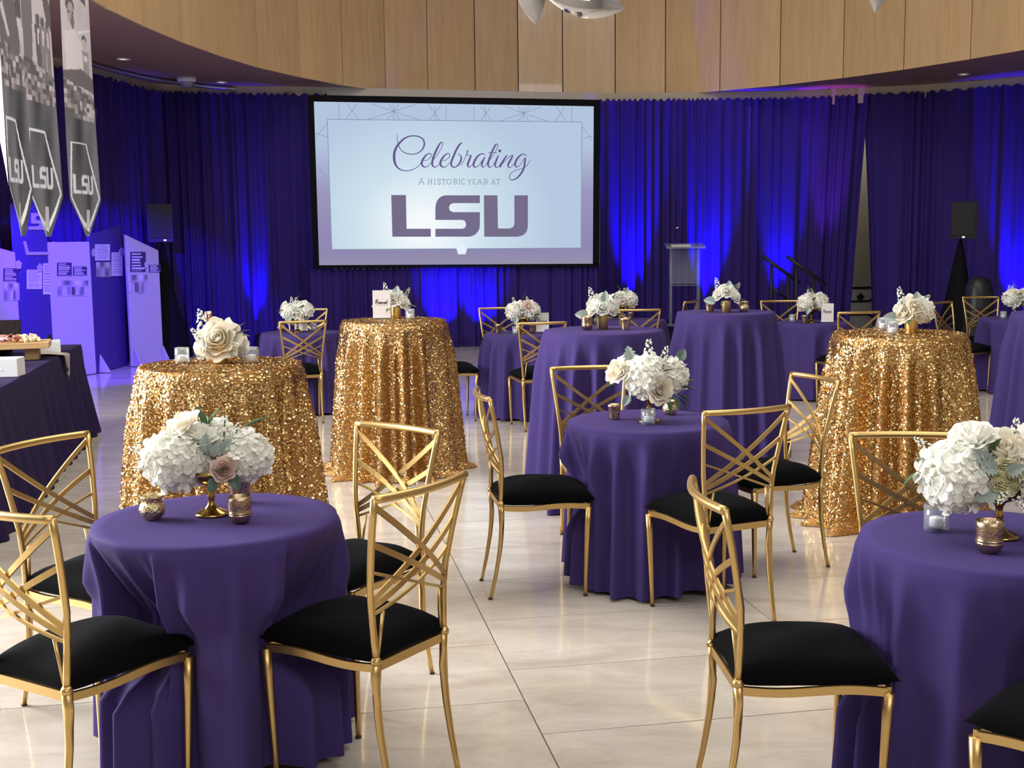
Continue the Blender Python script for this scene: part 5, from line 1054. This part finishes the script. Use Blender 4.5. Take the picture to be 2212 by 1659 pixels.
mic = empty('gooseneck_microphone', (lp.x - .12, lp.y - .02, ztop + 1.172), 0, 'thin gooseneck microphone rising from the clear lectern', 'microphone')
mk('gooseneck', *sweep(smoothpath([(0, 0, 0), (-.02, 0, .10), (-.05, -.03, .19), (-.02, -.06, .235)], 12), .004, 6), BLACKMETAL, mic); mk('capsule', *sweep([(-.02, -.06, .235), (.015, -.075, .25)], .011, 8), SATSTEEL, mic)
def handrail(label, top, bot, posts, Y, low=None):
    a = atd(*top, Y); b = atd(*bot, Y + .0); r = empty('stair_handrail', ((a.x + b.x) / 2, Y, 0), 0, label, 'handrail', 'black stair handrails'); o0 = Vector(((a.x + b.x) / 2, Y, 0))
    mk('rail', *sweep([a - o0, b - o0], .024, 10), BLACKMETAL, r)
    for u, v, vb in posts:
        p = atd(u, v, Y) - o0; mk('post', *sweep([p, (p.x, 0, max(0.0, vb))], .022, 8), BLACKMETAL, r)
    if low:
        p = atd(*low[0], Y) - o0; q = atd(*low[1], Y) - o0; mk('lower_bar', *sweep([p, q], .02, 8), BLACKMETAL, r)
handrail('black stair handrail nearer to the clear lectern', (1647, 553), (1727, 611), [(1667, 570, .19), (1703, 594, 0)], 17.4, ((1668, 621), (1703, 648)))
handrail('black stair handrail farther from the clear lectern, reaching lowest', (1700, 554), (1783, 614), [(1721, 571, .19), (1757, 598, 0)], 16.7)
stp = empty('stage_steps', (4.25, 17.05, 0), 0, 'low black steps at the end of the stage between the handrails', 'steps')
for k in range(2): bbox('tread', (-.12 + .3 * k, 0, .30 - .15 * k - .02), (.3, .75, .04), BLACKCLOTH, stp, .004); bbox('riser_board', (.02 + .3 * k, 0, (.28 - .15 * k) / 2), (.02, .75, .28 - .15 * k), BLACKCLOTH, stp)
# ================================================================== LOUDSPEAKERS
def speaker(label, labs, u0, v0, u1, v1, Y, rz, ledx=.0):
    c = atd((u0 + u1) / 2, (v0 + v1) / 2, Y); w_ = (u1 - u0) * Y / F_PX; h_ = (v1 - v0) * Y / F_PX
    r = empty('loudspeaker', (c.x, c.y, c.z - h_ / 2), rz, label, 'loudspeaker', 'black loudspeakers on stands'); d_ = .32
    V = [(-w_ / 2, -d_ / 2, 0), (w_ / 2, -d_ / 2, 0), (w_ * .3, d_ / 2, .02), (-w_ * .3, d_ / 2, .02), (-w_ / 2, -d_ / 2, h_), (w_ / 2, -d_ / 2, h_), (w_ * .3, d_ / 2, h_ - .02), (-w_ * .3, d_ / 2, h_ - .02)]
    mk('cabinet', V, [(3, 2, 1, 0), (4, 5, 6, 7), (0, 1, 5, 4), (1, 2, 6, 5), (2, 3, 7, 6), (3, 0, 4, 7)], BLACKPL, r, smooth=False)
    bbox('grille', (0, -d_ / 2 - .006, h_ * .53), (w_ * .9, .012, h_ * .88), GRILLE, r, .005); bbox('indicator', (ledx, -d_ / 2 - .008, h_ * .045), (.035, .008, .018), LEDW, r, .003)
    zt = c.z - h_ / 2; t = empty('speaker_stand', (c.x, c.y, 0), 0, labs, 'stand', 'black-skirted speaker stands')
    mk('pole', *sweep([(0, 0, .02), (0, 0, zt)], .018, 10), BLACKMETAL, t)
    for k in range(3):
        a = k * 2 * PI / 3 + .4; mk('tripod_leg', *sweep([(0, 0, zt * .62), (.31 * math.cos(a), .31 * math.sin(a), .01)], .014, 8), BLACKMETAL, t)
    mk('fabric_skirt', *lathe([(.022, zt - .02), (.05, zt - .14), (.19, zt * .42), (.36, .012)], 30, ripple=lambda a_, z: .05 * math.cos(3 * (a_ - .4)) + .02 * math.cos(11 * a_)), BLACKCLOTH, t)
lampo = empty('added_corridor_lamp', (5.6, 20.6, 3.90), 0, 'added round lamp, out of view, lighting the wall behind the drape gap', 'lamp'); mk('shade', *lathe([(.001, .068), (.15, .068), (.15, 0), (.14, 0), (.001, .02)], 20), WHITEP, lampo)  # unseen lamp added to brighten the wall seen through the gap
_l = bpy.data.lights.new('added_corridor_glow', 'POINT'); _l.energy = 60; _l.color = (1, .9, .75); _l.shadow_soft_size = .12; _o = bpy.data.objects.new('added_corridor_glow', _l); COL.objects.link(_o); _o.parent = lampo; _o.location = (0, 0, -.15)
speaker('black loudspeaker on the right, above its tall black skirt', 'black-skirted speaker stand at the right, beside the domed bin', 2050, 437, 2103, 515, 16.8, -.15)
speaker('black loudspeaker on the left, above the exhibit panels', 'black-skirted speaker stand at the left, behind the rightmost exhibit panel', 322, 443, 373, 522, 17.05, .2, .06)
# ================================================================== DOMED BIN
bp = atd(2114, 640, 14.3); bn_ = empty('waste_bin', (bp.x, bp.y, 0), 0, 'black waste bin with rounded dome lid near the right drape', 'bin'); rb = .165
mk('bin_body', *lathe([(.001, .005), (.15, .005), (.16, .02), (rb, .72), (rb, .74), (.001, .74)], 32), BLACKPL, bn_)
mk('dome_lid', *lathe([(rb + .006, .74), (rb + .006, .77), (rb, .80), (rb * .99, .92), (rb * .95, 1.00), (rb * .78, 1.07), (rb * .45, 1.115), (.001, 1.13)], 32), BLACKPL, bn_)
# ================================================================== FOLDED TABLE BEHIND THE GAP
fc = atd(1868, 690, 20.2); ft = empty('folded_table', (fc.x, fc.y, 0), .1, 'grey folded table with black legs, on its edge in the drape gap', 'table')
bbox('tabletop', (0, .03, .40), (1.8, .045, .76), GREYPL, ft, .008); bbox('edge_bar', (0, 0, .755), (1.8, .03, .045), BLACKMETAL, ft)
o = bbox('latch_plate', (-.09, -.01, .60), (.10, .015, .10), BLACKPL, ft); o.rotation_euler = (0, PI / 4, 0)
for pth in ([(-.6, 0, .52), (-.05, 0, .525), (.10, 0, .54), (.22, 0, .66), (.34, 0, .70), (.6, 0, .71)], [(.14, 0, .59), (.155, 0, .33), (.16, 0, .27)], [(-.6, 0, .30), (.0, 0, .30), (.10, 0, .28), (.17, 0, .22), (.30, 0, .10), (.4, 0, .04)]): mk('folding_leg', *sweep(smoothpath(pth, 24), .019, 8), BLACKMETAL, ft)
# ================================================================== HANGING STEEL LEAVES
def steel_leaf(label, tip, length, ang, wd, Y, m, yaw=0.0):
    """lens-shaped leaf, tip pixel at depth Y, pointing down along ang (0 = straight down)"""
    p = atd(*tip, Y); r = empty('steel_leaf', (p.x, p.y, p.z), 0, label, 'sculpture', 'hanging steel leaves'); r.rotation_euler = (0, ang, yaw); V, Fs = [], []; n, k = 18, 13
    for sd in (1, -1):
        for j in range(n):
            t = j / (n - 1); ww = wd * math.sin(PI * t) ** .85
            for i in range(k):
                u = -1 + 2 * i / (k - 1); V.append((u * ww, sd * .22 * wd * (1 - u * u) * math.sin(PI * t) ** .7 - .3 * wd * math.sin(PI * t), t * length))
    for sd in (0, 1):
        b = sd * n * k
        for j in range(n - 1):
            for i in range(k - 1): Fs.append((b + j * k + i, b + j * k + i + 1, b + (j + 1) * k + i + 1, b + (j + 1) * k + i))
    mk('leaf_shell', V, Fs, m, r)
    q = Matrix.Rotation(yaw, 4, 'Z') @ Matrix.Rotation(ang, 4, 'Y') @ Vector((0, 0, length)); Mi = (Matrix.Rotation(yaw, 4, 'Z') @ Matrix.Rotation(ang, 4, 'Y')).inverted()
    mk('cable', *sweep([Vector((0, 0, length)), Mi @ (q + Vector((0, 0, 8.8 - p.z - q.z)))], .003, 5), SATSTEEL, r)
steel_leaf('pale steel leaf tip hanging left of the mirror-bright leaf', (1157, 53), .50, -.18, .115, 9.0, SATSTEEL, .2)
steel_leaf('mirror-bright steel leaf lying almost flat, top centre', (1350, 18), .62, -1.42, .13, 9.0, CHROME, .15)
steel_leaf('dull steel leaf tip at the top right', (1889, 29), .5, .1, .105, 10.0, SATSTEEL, .1)
# ================================================================== SOFFIT FITTINGS
def downlight(u, v, label):
    p = at(u, v, ZS - .004); r = empty('downlight', (p.x, p.y, ZS), 0, label, 'downlight', 'recessed soffit downlights')
    mk('trim_ring', *lathe([(.055, -.002), (.085, -.002), (.088, -.012), (.06, -.016), (.055, -.004)], 24), WHITEP, r); mk('lens', *lathe([(.001, -.007), (.058, -.007)], 24), LAMPOFF, r)
downlight(266, 127, 'recessed downlight nearest the hanging banners'); downlight(478, 177, 'recessed downlight right of the dome camera'); downlight(1780, 197, 'recessed downlight above the drape gap'); downlight(2082, 160, 'recessed downlight at the right end of the soffit'); downlight(1637, 212, 'recessed downlight above the stair handrails')
p = at(403, 168, ZS); r = empty('dome_camera', (p.x, p.y, ZS), 0, 'white dome camera on the left soffit', 'camera'); mk('mount', *lathe([(.001, 0), (.14, 0), (.13, -.05), (.10, -.06), (.001, -.06)], 24), WHITEP, r); mk('dome', *lathe([(.10, -.06), (.09, -.10), (.05, -.135), (.001, -.145)], 24), mat('smoked_dome', (.3, .28, .33), .15), r)
# ================================================================== UPLIGHTS
def uplight(label, x, y, target, power, col=(0.03, 0.0, 1.0), size=38, blend=.8, z=0.0, vis=True):
    r = empty('uplight', (x, y, z), 0, label, 'uplight', 'blue uplights at the foot of the drapes'); d = (Vector(target) - Vector((x, y, z + .22))).normalized()
    mk('can', *[([q + d * 0 + Vector((0, 0, .16)) for q in orient(lathe([(.001, -.08), (.06, -.08), (.075, -.06), (.075, .08), (.068, .08), (.066, .05), (.001, .05)], 20)[0], d)]), lathe([(.001, -.08), (.06, -.08), (.075, -.06), (.075, .08), (.068, .08), (.066, .05), (.001, .05)], 20)[1]], BLACKMETAL, r)
    mk('lens', [q + Vector((0, 0, .16)) for q in orient(lathe([(.001, .055), (.064, .055)], 20)[0], d)], lathe([(.001, .055), (.064, .055)], 20)[1], LEDB, r)
    for s in (-1, 1): mk('yoke', *sweep([(s * .085, 0, .16), (s * .085, 0, .0), (s * .05, 0, .006)], .008, 6), BLACKMETAL, r)
    l = bpy.data.lights.new('uplight_beam', 'SPOT'); l.energy = power; l.color = col; l.spot_size = math.radians(size); l.spot_blend = blend; l.shadow_soft_size = .05
    o = bpy.data.objects.new('uplight_beam', l); COL.objects.link(o); o.parent = r; o.location = Vector((0, 0, .16)) + d * .09; o.rotation_euler = d.to_track_quat('-Z', 'Y').to_euler()
def up_at(label, u, v_top, power, back=.42, key=None, size=34, col=(0.015, 0.0, 1.0), z=0.0, tz=3.3):
    p = at(u, v_top, ZD); n = (Vector((cen.x, cen.y, 0)) - Vector((p.x, p.y, 0))).normalized()
    uplight(label, p.x + n.x * back, p.y + n.y * back, (p.x + n.x * .02, p.y + n.y * .02, tz), power, col, size, z=z)
up_at('blue uplight at the drape left of the left loudspeaker', 262, 178, 360, back=.25, tz=1.5, size=36)
up_at('blue uplight at the drape between the left loudspeaker and the screen', 533, 204, 1000, back=.25, tz=1.5, size=30)
for _u, _pw, _lb in ((955, 620, 'blue uplight under the left half of the projection screen'), (1040, 420, 'blue uplight under the right half of the projection screen')):
    _p = onscr(_u, 578); uplight(_lb, _p.x + sn.x * .34, _p.y + sn.y * .34, (_p.x - sn.x * .07, _p.y - sn.y * .07, .80), _pw, (.015, 0, 1.0), 66, 1.0)
up_at('blue uplight left of the clear lectern', 1367, 215, 3200, back=.27, tz=1.7, size=32)
up_at('blue uplight right of the clear lectern', 1535, 214, 3200, back=.27, tz=1.7, size=34)
up_at('blue uplight behind the stair handrails', 1690, 212, 1900, back=.26, tz=1.7, size=30)
up_at('blue uplight at the far right drape', 2222, 182, 2200, back=.3, tz=1.5, size=42)
up_at('violet uplight behind the stage steps, washing the upper drape', 1795, 209, 900, back=.55, tz=3.6, size=22, col=(.45, .06, 1.0))
# lights that wash the exhibit panels
def wash(label, x, y, target, power, size, col): uplight(label, x, y, target, power, col, size, .5)
def parcan(label, p, target, power, size, col, blend=.35):
    r = empty('par_can', p, 0, label, 'spotlight', 'blue par cans hung behind the banners'); d = (Vector(target) - Vector(p)).normalized(); pr = lathe([(.001, -.12), (.06, -.12), (.08, -.08), (.08, .10), (.073, .10), (.07, .05), (.001, .05)], 20)
    mk('can', orient(pr[0], d), pr[1], BLACKMETAL, r); le = lathe([(.001, .055), (.069, .055)], 20); mk('lens', orient(le[0], d), le[1], LEDB, r); mk('hanger', *sweep([(0, 0, .08), (0, 0, ZS - p[2])], .008, 6), BLACKMETAL, r)
    l = bpy.data.lights.new('par_beam', 'SPOT'); l.energy = power; l.color = col; l.spot_size = math.radians(size); l.spot_blend = blend; l.shadow_soft_size = .04
    o = bpy.data.objects.new('par_beam', l); COL.objects.link(o); o.parent = r; o.location = d * .12; o.rotation_euler = d.to_track_quat('-Z', 'Y').to_euler()
parcan('blue par can hung behind the middle banner', atd(100, 260, 11.0)[:], (-5.15, 15.2, .7), 1900, 42, (.055, .006, 1.0))
parcan('blue par can hung behind the rightmost banner', atd(190, 250, 12.0)[:], (-5.3, 14.4, .8), 900, 52, (.075, .012, 1.0))
